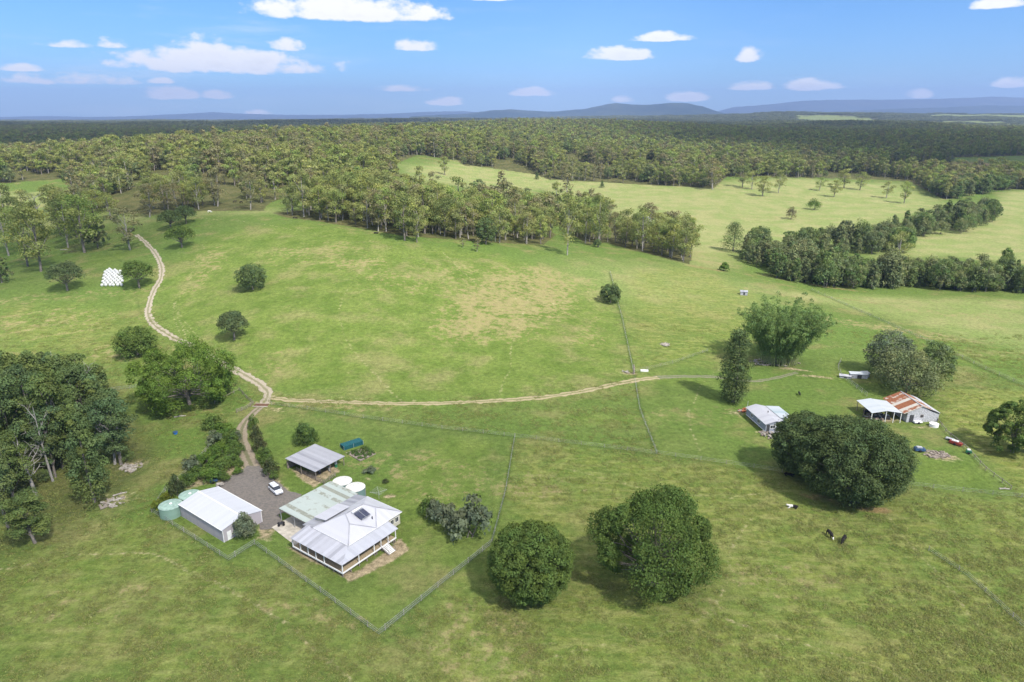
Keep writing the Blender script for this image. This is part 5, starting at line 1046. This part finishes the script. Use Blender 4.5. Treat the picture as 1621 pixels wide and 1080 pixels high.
MB().box(2.2,-.05,0,3.4,-.003,2.3).build('doorway', DARKM, B); win(B, 5.3, -.003, 1.5, .9, .9, 'x', TIMB)
MB().slab([(8.5,-.32,3.95),(10.9,-.32,2.96),(10.9,11.3,2.96),(8.5,11.3,3.95)][::-1], .03).build('lean_to_roof', T_BW, B)
K2 = frame((104.3, 181.3), 0, 'open barn carport with a pale gable roof on thin posts', 'barn_carport', 'carport', True); b = MB(); b.slab([(0,0,3.15),(4.3,0,3.85),(4.3,9.4,3.85),(0,9.4,3.15)][::-1], .05); b.slab([(4.3,0,3.85),(8.9,0,3.15),(8.9,9.0,3.15),(4.3,9.0,3.85)][::-1], .05); b.build('roof', T_BC, K2)
for x in (.2, 4.3, 6.6, 8.7):
    for y in (.2, 4.6, 8.8): MB().box(x-.07,y-.07,-.2,x+.07,y+.07,3.1+(.6 if x == 4.3 else .3 if x == 6.6 else 0)).build('post', WHITE if y < 1 else TIMB, K2)
g = G(1372, 655); tr = empty('old_tractor', g, 'dark old tractor parked under the barn carport', 'tractor', None, R(70)); b = MB(); b.hexa([(-.3,-.35,.6),(1.6,-.3,.6),(1.6,.3,.6),(-.3,.35,.6)],[(-.3,-.3,1.3),(1.6,-.25,1.2),(1.6,.25,1.2),(-.3,.3,1.3)]); b.bar((.2,0,1.3),(.2,0,2.0),.08); b.build('body', DARKM, tr, bevel=.05); MB().box(-.9,-.3,1.1,-.5,.3,1.2).build('seat', RUBBER, tr)
for x, rr0 in ((-.6,.65),(1.4,.4)):
    for s in (-1, 1): MB().tube([(x, s*.5, rr0),(x, s*.8, rr0)], rr0, 18).build('wheel', RUBBER, tr)
heap('scrap_heap', 1388, 661, 2.4, 20, (DARKM, TIMB, STEEL), 'dark clutter stacked under the barn carport', 'clutter', 5, .9, 1.5)
# chicken run left of the barn trees
def low_hut(px, py, rot, w, d, h, label, roof, name='low_hut', cat='hut'):
    o = frame((px, py), rot, label, name, cat); MB().box(0,0,-.1,w,d,h-.05).build('wall', T_BW, o); MB().slab([(-.2,-.2,h),(w+.2,-.2,h),(w+.2,d+.2,h+.25),(-.2,d+.2,h+.25)], .04).build('roof', roof, o); MB().box(w*.4,-.04,.05,w*.65,-.003,h*.8).build('doorway', DARKM, o); return o
low_hut(1346,599,-8,5.5,1.8,1.6,'low white roofed animal hut beside the trees behind the barn', T_BC)
low_hut(1329,598,-22,3.4,1.2,.8,'low pale tin cover lying by the animal hut', T_COT)
low_hut(1366,598,5,2.2,1.6,1.5,'small pale hut right beside the white roofed animal hut', T_WHITE)
o = low_hut(1172,467,-15,3.2,2.4,1.6,'tiny weathered hut just beyond the bamboo clump', T_OPEN)
def junk_box(px, py, rot, w, d, h, mat, name, cat, label, legs=True, top=None):
    g = G(px, py); o = empty(name, g, label, cat, None, R(rot)); MB().hexa([(-w/2,-d/2,.3),(w/2,-d/2,.3),(w/2,d/2,.3),(-w/2,d/2,.3)],[(-w/2*.85,-d/2*.9,h),(w/2,-d/2*.9,h*.9),(w/2,d/2*.9,h*.9),(-w/2*.85,d/2*.9,h)]).build('body', mat, o, bevel=.05)
    for a in (-1, 1): MB().tube([(0, a*d/2, .32),(0, a*(d/2+.2), .32)], .32, 12).build('wheel', RUBBER, o)
    if top: MB().box(-w*.3,-d*.3,h,w*.2,d*.3,h+.25).build('load', top, o)
    return o
junk_box(1455,714,-10,2.6,1.6,1.0,BLUEP,'blue_trailer','trailer','dark blue trailer on the mown grass right of the biggest dark fig', top=STEEL)
junk_box(1512,704,-50,3.2,1.3,1.0,REDP,'red_trailer','trailer','red and silver trailer by the yard fence right of the barn', top=WHITE)
junk_box(1503,697,-50,2.2,1.1,.7,STEEL,'silver_trailer','trailer','pale silver trailer just above the red and silver one')
junk_box(1533,718,-30,1.4,1.0,1.0,GREENP,'green_mower','machine','small dark green machine at the lower end of the yard fence', top=WHITE)
junk_box(1452,670,5,2.4,1.2,.7,WHITE,'white_trailer','trailer','white flat trailer in front of the rusty barn wall')
g = G(1478, 675); o = empty('white_tank', g, 'squat white tank standing by the corner of the rusty barn', 'tank'); MB().cyl((0,0), 1.2, -.1, .9, 24).build('tank_body', WHITE, o); MB().cyl((0,0), 1.25, .9, 1.15, 24, r1=.3).build('lid', WHITE, o)
heap('scrap_heap', 1482, 720, 2.2, 26, (BRUSH, TIMB), 'brown heap of brushwood on the mown grass between the coloured trailers', 'brush heap', 8, .3, 1.3)
heap('stone_heap', 990, 589, 1.4, 10, (STONE,), 'small pile of pale stones above the bend of the grassy track', 'stone heap', 9); heap('brush_heap', 1053, 546, 2.0, 18, (BRUSH, BARKP), 'grey dead brush pile alone on the slope above the grassy track', 'brush heap', 10, .25)
g = G(1020, 588); o = empty('water_trough', g, 'white water trough beside the bend of the grassy track', 'trough', None, R(-5)); b = MB(); b.box(-1.3,-.4,0,1.3,.4,.1); b.box(-1.3,-.4,.1,1.3,-.3,.55); b.box(-1.3,.3,.1,1.3,.4,.55); b.box(-1.3,-.3,.1,-1.2,.3,.55); b.box(1.2,-.3,.1,1.3,.3,.55); b.build('basin', WHITE, o)
g = G(1003, 592); o = empty('dead_stump', g, 'tall grey dead stump where the cross fence meets the grassy track', 'stump'); MB().tube([(0,0,-.2),(.1,0,1.6),(-.1,.1,3.4)], [.35,.28,.16], 9).build('trunk', BRUSH, o); MB().tube([(.05,0,1.8),(.7,.1,2.6)], [.12,.05], 6).build('branch', BRUSH, o)
g = G(278, 687); o = empty('blue_tub', g, 'bright blue tub lying in the paddock left of the garden', 'tub'); b = MB(); b.cyl((0,0), .5, 0, .6, 14, r1=.65); b.build('tub_body', plain('blue_plastic', (.03,.16,.5), .4), o); MB().cyl((0,0), .68, .56, .66, 14).build('rim', BLUEP, o)
for px, py, rz, L, lab in ((285,660,20,3.2,'pale fallen log on the bare ground below the spreading yellow green tree'),(1590,775,-5,2.4,'pale plank lying on the grass near the right edge'),(205,738,15,3.0,'grey fallen log at the foot of the dark tree with dead branches'),(190,783,35,3.0,'grey fallen log near the bare base of the bright green feathery tree'),(102,396,10,4.0,'pale fallen log under the upper left clump')):
    g = G(px, py); o = empty('fallen_log', g + Vector((0,0,.15)), lab, 'log', None, R(rz)); MB().tube([(-L/2,0,0),(0,.1,.05),(L/2,0,0)], [.2,.17,.12], 7).build('trunk', STONE, o); MB().tube([(0,.1,.1),(.5,.5,.3)], [.08,.04], 5).build('branch', BRUSH, o)
heap('brush_heap', 178, 796, 2.6, 22, (BRUSH, STONE), 'grey brush heap around the foot of the bright green feathery tree', 'brush heap', 12, .3); heap('brush_heap', 208, 741, 2.6, 22, (BRUSH, STONE), 'grey brush heap below the dark tree with dead branches', 'brush heap', 13, .3)
def far_house(px, py, w, d, label):
    g = G(px, py); o = empty('farmhouse', g, label, 'house', None, R(20)); MB().box(-w/2,-d/2,-1,w/2,d/2,3.2).build('wall', WHITE, o); b = MB(); b.slab([(-w/2-.5,-d/2-.5,3.2),(0,-d/2-.5,5.2),(0,d/2+.5,5.2),(-w/2-.5,d/2+.5,3.2)][::-1], .1); b.slab([(0,-d/2-.5,5.2),(w/2+.5,-d/2-.5,3.2),(w/2+.5,d/2+.5,3.2),(0,d/2+.5,5.2)][::-1], .1); b.build('roof', T_MAIN, o)
far_house(665, 208, 24, 14, 'distant white house among the trees of the middle ridge'); far_house(1028, 354, 9, 6, 'small white roofed building showing behind the treeline right of the pale trunked gum')

# ------------------------------------------------------------------ wrapped bales
def bale_mesh():
    m = MB(); m.tube([(0,-.58,.6),(0,-.62,.6),(0,-.3,.6),(0,.3,.6),(0,.62,.6),(0,.58,.6)], [.40,.58,.63,.63,.58,.40], 14); me = bpy.data.meshes.new('wrapped_bale'); me.from_pydata(m.v, [], m.f); 
    for p in me.polygons: p.use_smooth = True
    me.materials.append(WRAP); return me
BM_ = bale_mesh(); c0 = G(161, 456); 
edge = np.array([G(*p)[:2] for p in [(159,456),(193,454),(196,431),(179,429),(172,426),(166,432)]]); rb_ = random.Random(3); nb = 0
for i in range(60):
    for j in range(60):
        x = edge[:,0].min() + i*1.75 + rb_.uniform(-.1,.1); y = edge[:,1].min() + j*1.95 + rb_.uniform(-.1,.1)
        if inpoly(edge, np.array([x]), np.array([y]))[0]:
            o = bpy.data.objects.new('wrapped_bale', BM_); link(o); o.location = (x, y, ground(x, y)-.03); o.rotation_euler = (0, 0, rb_.uniform(-.2,.2) + .4); nb += 1
            tag(o, 'white plastic wrapped round bale in the packed block beside the track', 'hay bale', 'white wrapped bales left of the track')
print('bales', nb)

# ------------------------------------------------------------------ cattle
def cow_mesh(lying=False, graze=True):
    me = bpy.data.meshes.new('cow'); J = [(-.85,0,1.15),(-.35,0,1.12),(.25,0,1.08),(.75,0,1.15),(1.05,0,1.15 if not graze else .95),(1.30,0,1.25 if not graze else .55),(1.55,0,1.12 if not graze else .28)]; Rr = [.24,.34,.36,.30,.20,.15,.09]
    E_ = [(i, i+1) for i in range(6)]; leg = []
    for x, root in ((-.75,0),(.68,3)):
        for s in (-1, 1):
            k = len(J); 
            if lying: J += [(x,s*.34,.85),(x+.3,s*.5,.72),(x+.55,s*.45,.70)]
            else: J += [(x+(-.08 if x < 0 else .02),s*.22,.75),(x+(-.14 if x < 0 else .04),s*.22,.42),(x+(-.04 if x < 0 else 0),s*.22,.03)]
            Rr += [.15,.085,.06]; E_ += [(root,k),(k,k+1),(k+1,k+2)]
    k = len(J); J += [(-1.08,0,1.15),(-1.15,0,.75),(-1.14,0,.5)]; Rr += [.05,.03,.04]; E_ += [(0,k),(k,k+1),(k+1,k+2)]
    for s in (-1, 1): k = len(J); h_ = J[5]; J += [(h_[0]-.02, s*.24, h_[2]+.08)]; Rr += [.04]; E_ += [(5,k)]
    if lying: J = [(a,b,c-.62) for a,b,c in J]
    me.from_pydata(J, E_, []); o = bpy.data.objects.new('cow', me); COL.objects.link(o); o.modifiers.new('s', 'SKIN'); o.modifiers.new('u', 'SUBSURF').levels = 1
    for i, r_ in enumerate(Rr): me.skin_vertices[0].data[i].radius = (r_, r_)
    me.skin_vertices[0].data[1].use_root = True
    dg = bpy.context.evaluated_depsgraph_get(); out = bpy.data.meshes.new_from_object(o.evaluated_get(dg)); bpy.data.objects.remove(o); 
    for p in out.polygons: p.use_smooth = True
    return out
COWS = [cow_mesh(False, True), cow_mesh(False, False), cow_mesh(True, False)]
def cowmat(name, white):
    m, t, o = newmat(name); b = bsdf(t, o, .8, .2); tc = N(t, 'ShaderNodeTexCoord'); s = N(t, 'ShaderNodeSeparateXYZ'); t.links.new(tc.outputs['Object'], s.inputs[0]); f_ = rng(t, M_(t, 'ADD', s.outputs[0], M_(t, 'MULTIPLY', noise(t, tc.outputs['Object'], 2.5), .3)), *white); t.links.new(MIX(t, f_, (.018,.016,.015), (.70,.67,.60)), b.inputs['Base Color']); return m
M_FACE = cowmat('black_hide_white_face', (1.42, 1.5)); M_HALF = cowmat('half_white_hide', (.12, .25)); M_BLK = cowmat('all_black_hide', (9, 10))
for px, py, rz, k, mt, sc, lab in [(1313,850,-85,0,M_FACE,1,'black cow with a white face grazing, left one of the grazing pair'),(1335,858,230,0,M_BLK,1,'black cow grazing just right of the white faced one'),(1255,804,165,2,M_HALF,1,'half white half black cow lying in the open grass left of the biggest dark fig'),
    (1350,797,10,2,M_BLK,1,'black cow lying at the lower edge of the biggest dark fig'),(1248,753,-20,2,M_BLK,1,'black cow lying in the shade of the smaller dark fig'),(1265,626,80,1,M_BLK,.8,'small black calf standing on the slope above the cottage'),
    (462,311,90,1,M_BLK,1,'black cow standing in the grassy lane through the crest wood'),(467,347,20,0,M_BLK,1,'black cow grazing at the top edge of the bright paddock'),(595,370,0,2,M_BLK,1,'black cow lying at the foot of the crest treeline'),
    (612,366,90,1,M_BLK,1.1,'black cow standing in the shade left of the forked gum'),(372,321,30,1,M_BLK,1,'black cow under the crest trees, left one'),(382,322,160,0,M_BLK,1,'black cow under the crest trees, right one'),(332,337,10,0,cowmat('tan_hide', (-9,-8)),1,'pale cow grazing on the crest beside the trees')]:
    g = G(px, py); o = bpy.data.objects.new('cow', COWS[k].copy()); o.data.materials.clear(); o.data.materials.append(mt); link(o); o.location = g; o.rotation_euler = (0,0,R(rz)); o.scale = (sc,)*3; tag(o, lab, 'cow')

# ------------------------------------------------------------------ fences
def netmat():
    m, t, o = newmat('wire_netting'); d = N(t, 'ShaderNodeBsdfDiffuse'); d.inputs[0].default_value = (.30,.32,.28,1); tr = N(t, 'ShaderNodeBsdfTransparent'); mx = N(t, 'ShaderNodeMixShader'); tc = N(t, 'ShaderNodeNewGeometry')
    n = noise(t, tc.outputs['Position'], 1.3, 4, .7); t.links.new(rng(t, n, .3, .7, .09, .26), mx.inputs[0]); t.links.new(tr.outputs[0], mx.inputs[1]); t.links.new(d.outputs[0], mx.inputs[2]); t.links.new(mx.outputs[0], o.inputs[0]); return m
NET = netmat(); POSTW = plain('weathered_post', (.33,.30,.26), .9, var=.25)
def fence(name, pix, label, h=1.2, step=4.0, net=None, wires=3, post=POSTW, r=.055, rail=None, cat='fence', wr=.012):
    L = smooth_line([(g[0], g[1], 0) for g in (G(*p) for p in pix)], 1.0) if False else [Vector((g[0], g[1], 0)) for g in (G(*p) for p in pix)]
    pts = []
    for a, b in zip(L, L[1:]):
        k = max(1, int((b-a).length/1.5)); pts += [a.lerp(b, i/k) for i in range(k)]
    pts.append(L[-1]); P = np.array([(p.x, p.y) for p in pts]); Zs = hgt(P[:,0], P[:,1]); c = Vector((P[0,0], P[0,1], Zs[0])); o = empty(name, c, label, cat); Q_ = [Vector((a, b, z))-c for (a, b), z in zip(P, Zs)]
    acc = step; rd = random.Random(len(pts)); npst = 0
    for i, q in enumerate(Q_):
        if i: acc += (q-Q_[i-1]).length
        if acc >= step or i == len(Q_)-1:
            acc = 0
            if npst < 95: npst += 1; e = rd.uniform(-.05,.05); MB().tube([(q.x,q.y,q.z-.3),(q.x+e,q.y,q.z+h+rd.uniform(0,.12))], r, 6).build('post', post, o)
    for wk in range(wires): b = MB(); hz = h*(.25+.7*wk/max(1, wires-1)); b.tube([q+Vector((0,0,hz)) for q in Q_], wr, 3); b.build('wire', STEEL, o)
    if rail:
        for hz in rail: b = MB(); [b.bar(p+Vector((0,0,hz)), q+Vector((0,0,hz)), .05, .12) for p, q in zip(Q_, Q_[1:])]; b.build('rail', TIMB, o)
    if net: 
        m = MB()
        for p, q in zip(Q_, Q_[1:]): m.face([p+Vector((0,0,.02)), q+Vector((0,0,.02)), q+Vector((0,0,h*.96)), p+Vector((0,0,h*.96))])
        m.build('netting', net, o)
    return o
fence('netting_fence', [(240,811),(362,888),(403,862),(600,1006),(778,862)], 'grey wire netting fence around the lower edge of the house yard', 1.3, 4, NET)
fence('netting_fence', [(778,862),(800,780),(815,692)], 'thin netting fence along the right side of the house yard', 1.1, 4, NET, 2)
fence('netting_fence', [(240,811),(262,778),(300,745),(338,702),(352,680)], 'grey netting fence along the left of the leafy garden', 1.2, 3.5, NET)
fence('wire_fence', [(430,641),(560,660),(700,679),(815,692)], 'dark wire fence between the house yard and the bright paddock', 1.1, 5)
fence('wire_fence', [(815,692),(1040,719),(1160,736),(1238,748)], 'post and wire fence from the yard corner to the dark figs', 1.1, 6)
fence('wire_fence', [(1432,768),(1500,776),(1560,782),(1640,790)], 'post and wire fence right of the biggest dark fig', 1.1, 5)
fence('wire_fence', [(1005,602),(1013,650),(1040,719)], 'short fence running down from the bend of the grassy track', 1.1, 4)
fence('wire_fence', [(966,432),(985,505),(1002,586)], 'cross fence along the right end of the dry patch', 1.1, 5)
fence('wire_fence', [(1003,590),(1060,577),(1120,556)], 'fence following the upper side of the grassy track', 1.1, 5)
fence('wire_fence', [(1285,460),(1380,502),(1470,541),(1560,585),(1640,620)], 'long fence crossing the slope above the barn trees', 1.2, 6)
fence('yard_fence', [(1484,668),(1500,688),(1530,712),(1560,745),(1600,775)], 'old timber fence dropping away from the corner of the rusty barn', 1.1, 3, None, 2, TIMB, .09, (.9,))
fence('wire_fence', [(1470,872),(1530,912),(1580,957),(1640,1012)], 'thin fence crossing the lower right corner of the paddock', 1.1, 6)
fence('poultry_netting', [(1331,573),(1326,583),(1332,597),(1352,612),(1372,628)], 'curved wire netting run beside the low animal huts', 1.5, 2.5, NET)
fence('stock_rails', [(379,619),(393,634),(402,640),(391,648),(375,654)], 'timber stockyard rails beside the cattle grid', 1.3, 2, None, 0, TIMB, .09, (.4,.8,1.2))
fence('stock_rails', [(340,640),(362,628),(379,619)], 'broken timber rails leading from the spreading tree to the stockyard', 1.2, 2.4, None, 0, TIMB, .08, (.8,))
fence('stock_rails', [(470,746),(492,757),(513,767),(531,754)], 'low timber pen rails in front of the small open shed', 1.1, 1.6, None, 0, TIMB, .08, (.3,.65,1.0))
fence('netting_fence', [(0,632),(60,628),(140,622),(230,612)], 'faint netting fence behind the lower left clump', 1.1, 5, NET, 2)
g = G(414, 641.5); o = empty('cattle_grid', g + Vector((0,0,.06)), 'dark rusty cattle grid across the driveway at the track junction', 'cattle grid', None, R(-3)); b = MB()
for k in range(9): b.tube([(-2.1,-.9+k*.22,.05),(2.1,-.9+k*.22,.05)], .05, 6)
b.build('bar', plain('rusty_steel', (.16,.085,.055), .8), o); b = MB(); b.box(-2.3,-1.25,-.05,2.3,-1.05,.1); b.box(-2.3,1.05,-.05,2.3,1.25,.1); b.build('concrete_kerb', CONC, o)

# ------------------------------------------------------------------ garden shrubs, hedge, bamboo
SH = [make_tree('bush', 3, 3.4, 500+i, m, .24, 80, 20) for i, m in enumerate([L_SHRUB, L_GREY, L_SHRUB, L_FIG, L_RED, L_YEL])]
def shrub(k, px, py, wp, hp, label, group=None, name='garden_shrub', sc=1):
    p, w, h = by_box(px, py, wp, hp); place_tree(name, SH[k], p, (w/3.4*sc, w/3.4*sc, h/3*sc), rt.uniform(0, 6), label, 'shrub', group, 'foliage', 'stem')
for k, px, py, w, h, lab in [(3,400,668,18,24,'narrow dark shrub at the top end of the hedge right of the driveway'),(4,405,686,22,26,'reddish dark hedge shrub below the narrow top one'),(4,411,703,26,28,'dark hedge shrub in the middle right of the driveway'),(3,418,720,28,28,'dark green hedge shrub below the middle, right of the driveway'),(4,427,738,30,30,'dark rounded shrub near the lower end of the driveway hedge'),(3,434,752,18,16,'small shrub closing the lower end of the driveway hedge'),
   (3,335,667,34,26,'dark leafy tree at the top of the left garden'),(0,352,680,36,26,'bright green shrub at the top right of the left garden'),(3,364,697,30,30,'dark green shrub beside the middle of the driveway'),(1,338,693,28,24,'grey green shrub inside the left garden'),(0,346,712,40,26,'light green spreading shrub in the middle of the left garden'),(3,372,712,22,26,'dark shrub against the driveway bend'),(0,325,726,38,24,'light green low shrub left of the garden middle'),(3,352,735,40,24,'dark shrub at the lower edge of the left garden'),(1,302,733,30,26,'grey green shrub at the left garden corner'),(0,314,748,30,24,'bright shrub above the far end of the big shed'),(2,335,752,34,22,'green shrub near the yard edge behind the big shed'),(4,278,768,30,38,'dark reddish tree shrub above the hidden water tank'),(0,296,758,28,24,'yellowish green shrub right of the dark reddish one'),(5,248,800,22,20,'bright yellow green shrub at the left of the nearer green tank'),(5,262,786,24,16,'yellow green shrub above the nearer green tank'),(2,365,728,24,18,'small green shrub at the driveway side of the garden'),
   (3,680,800,36,34,'dark grey green shrub in the lawn, left one of the touching three'),(1,708,816,52,46,'silvery flowering shrub in the middle of the touching three'),(1,746,820,74,72,'biggest silvery grey shrub of the touching three beside the yard fence'),(1,585,744,24,14,'small sparse grey shrub behind the house'),(4,610,761,12,9,'tiny brown bush on the lawn behind the clothes hoist'),(1,690,806,34,34,'small grey shrub between the left and middle ones of the touching three')]: shrub(k, px, py, w, h, lab)
for i in range(26):
    px, py = rt.uniform(300, 378), rt.uniform(672, 760)
    if 300 < px < 378 and py > 760 - (px-285)*1.0: shrub(rt.choice((0,0,1,2,3)), px, py, rt.uniform(14,24), rt.uniform(12,18), 'small leafy plant filling the left garden between the larger shrubs', 'small plants in the left garden')
def bamboo():
    p, w, h = by_base(1233, 574, 142, 138); o = empty('bamboo_clump', p, 'huge feathery light green bamboo clump above the cottage', 'bamboo'); rs = np.random.default_rng(8); rd = random.Random(8); cl = []; mb = MB(); h *= .86
    for k in range(210):
        a = rd.uniform(0, 6.28); q = math.sqrt(rd.random()); b0 = Vector((math.cos(a)*q*w*.2, math.sin(a)*q*w*.16, 0)); lean = .18+.62*q; H_ = h*rd.uniform(.72, 1.05)*(1-.28*q); d = Vector((math.cos(a), math.sin(a)*.85, 0)); pts = []
        for j in range(9):
            t = j/8; pts.append(b0 + d*(lean*H_*(t**1.7)*.62) + Vector((0, 0, H_*(t - .20*t**3*lean*1.4))))
        mb.tube(pts, [.07*(1-.8*j/8)+.01 for j in range(9)], 4, cap=False)
        for j in range(2, 9):
            for _ in range(2): r_ = rd.uniform(.5, 1.15)*(1.1 if j < 8 else .8); cl.append((pts[j].x+rd.uniform(-.7,.7), pts[j].y+rd.uniform(-.7,.7), pts[j].z+rd.uniform(-.5,.5), r_, r_, r_*1.25))
    V, F, c = leaf_geo(rs, cl, 34, .55, up=.3, jit=.7, aspect=.38); link(bpy.data.objects.new('leaves', mesh_np('leaves', V, F, L_BAMBOO, c)), o); mb.build('canes', plain('bamboo_cane', (.30,.34,.14), .6), o)
bamboo()
heap('brush_heap', 1225, 574, 4.2, 50, (BRUSH, STONE), 'dry fallen cane litter along the foot of the bamboo clump', 'brush heap', 21, .25, 2.2)

# ------------------------------------------------------------------ rough grass standing in the near paddocks
L_GRASS = leafmat('rough_grass_blades', [(.17,.215,.055),(.20,.235,.06),(.235,.225,.085),(.14,.20,.045)], .12)
def tuft(seed, n, w, h):                                    # a low spreading tussock
    rs = np.random.default_rng(seed); rd = random.Random(seed); cl = [(rd.uniform(-.5,.5)*w, rd.uniform(-.5,.5)*w, h*rd.uniform(.1,.5), w*rd.uniform(.15,.3), w*rd.uniform(.15,.3), h*.5) for _ in range(7)]
    V, F, c = leaf_geo(rs, cl, n, .19, up=1.6, jit=.45, aspect=.5); return bpy.data.objects.new('grass_tuft', mesh_np('grass_tuft', V, F, L_GRASS, c))
TU = [tuft(i, 12, 1.3+.3*i, .26+.06*i) for i in range(3)]
def rough_grass():
    rs = np.random.default_rng(44); n = 70000; y = 80 + 190*rs.random(n)**1.3; x = rs.uniform(-.85, .85, n)*(y+10); z = hgt(x, y); px, py, dep = project(x, y, z)
    yard = inpoly(np.array([(240,811),(362,888),(403,862),(600,1006),(778,862),(800,780),(815,692),(430,641),(385,640),(352,680),(300,745)], float), px, py); lush = inpoly(np.array([(258,430),(345,372),(480,352),(760,400),(960,455),(995,596),(660,636),(420,625),(380,590),(262,515)], float), px, py)
    cot = inpoly(np.array([(1003,600),(1040,718),(1240,748),(1430,768),(1600,780),(1484,665),(1400,560),(1180,500),(1020,590)], float), px, py)
    k = (fbm(x/4, y/4, 12, 3) + .5*(fbm(x/40, y/40, 13, 2)-.5) + rs.uniform(-.28, .28, n) > .60) & ~yard & ~cot & ~lush & (px > -30) & (px < 1650) & (py < 1110)
    x, y, z = x[k], y[k], z[k]; woods_object('rough_grass', 'rough tussocky grass over the near paddocks', x, y, z, rs.uniform(.4, 1.3, len(x)), TU, 45, 'grass'); print('tufts', len(x))
rough_grass()

# ------------------------------------------------------------------ clouds overhead that shade parts of the land
def cloudmat():
    m, t, o = newmat('cloud'); tc = N(t, 'ShaderNodeTexCoord'); P = tc.outputs['Object']; s = N(t, 'ShaderNodeSeparateXYZ'); t.links.new(P, s.inputs[0])
    r = M_(t, 'SQRT', M_(t, 'ADD', M_(t, 'MULTIPLY', s.outputs[0], s.outputs[0]), M_(t, 'MULTIPLY', s.outputs[1], s.outputs[1]))); n = noise(t, P, 2.2, 6, .6)
    oi = N(t, 'ShaderNodeObjectInfo'); k = N(t, 'ShaderNodeSeparateColor'); t.links.new(oi.outputs['Color'], k.inputs[0])
    d = rng(t, M_(t, 'ADD', r, M_(t, 'MULTIPLY', M_(t, 'SUBTRACT', n, .5), 1.1)), .45, .95, 1, 0); d = M_(t, 'MULTIPLY', d, k.outputs[0])
    df = N(t, 'ShaderNodeBsdfDiffuse'); df.inputs[0].default_value = (.9,.9,.9,1); tl = N(t, 'ShaderNodeBsdfTranslucent'); tl.inputs[0].default_value = (.9,.9,.9,1); a = N(t, 'ShaderNodeMixShader', i_0=.5); t.links.new(df.outputs[0], a.inputs[1]); t.links.new(tl.outputs[0], a.inputs[2])
    tr = N(t, 'ShaderNodeBsdfTransparent'); mx = N(t, 'ShaderNodeMixShader'); t.links.new(d, mx.inputs[0]); t.links.new(tr.outputs[0], mx.inputs[1]); t.links.new(a.outputs[0], mx.inputs[2]); t.links.new(mx.outputs[0], o.inputs[0]); return m
CLOUD = cloudmat()
def cloud(px, Z, rx, ry, dens, seed, alt=1500, rot=0):
    ux = px_ray(px, 183); gx, gy = ux[0]/ux[1]*Z, Z; t = alt/sun_dir.z; rs = np.random.default_rng(seed)
    bm = bmesh.new(); bmesh.ops.create_icosphere(bm, subdivisions=5, radius=1.0)
    for v in bm.verts:
        n = float(fbm(np.array([v.co.x*2.6+seed*9.1]), np.array([v.co.y*2.6+v.co.z*1.7]), seed, 4)[0])-.5; v.co *= 1+.45*n
        v.co.z = v.co.z*.5 if v.co.z > 0 else v.co.z*.12
    me = bpy.data.meshes.new('cloud'); bm.to_mesh(me); bm.free(); me.materials.append(CLOUD)
    for p in me.polygons: p.use_smooth = True
    o = bpy.data.objects.new('cloud', me); link(o); o.location = (gx + sun_dir.x*t, gy + sun_dir.y*t, alt); o.scale = (rx, ry, 160); o.rotation_euler = (0, 0, R(rot)); o.color = (dens, 0, 0, 1); tag(o, kind='structure'); return o
for c in [(200,4000,2300,2600,.45,1),(640,6000,1500,2200,.4,2),(80,2000,1150,1100,.55,3),(440,1950,620,700,.6,13),(-80,1250,520,420,.55,14),(1520,1950,1250,1150,.6,4),(1360,1500,620,480,.5,15),(1230,3300,1100,1000,.5,5),(1060,5200,1300,1300,.4,6),(1660,1120,520,380,.6,8),
          (60,385,120,95,.4,9),(60,120,190,95,.18,10),(900,40,260,110,.12,11),(1560,150,120,90,.1,12)]: cloud(*c)

# ------------------------------------------------------------------ haze
def haze():
    m, t, o = newmat('haze_air'); v = N(t, 'ShaderNodeVolumePrincipled'); v.inputs['Color'].default_value = (.42, .58, .95, 1); v.inputs['Density'].default_value = HAZE
    v.inputs['Anisotropy'].default_value = 0.0; t.links.new(v.outputs[0], o.inputs['Volume'])
    b = MB().box(-26000, -17500, -130, 26000, 25500, 950).build('haze', m); tag(b, 'thin blue air over the whole valley', None, kind='stuff')
HAZE = 6.6e-5
haze()
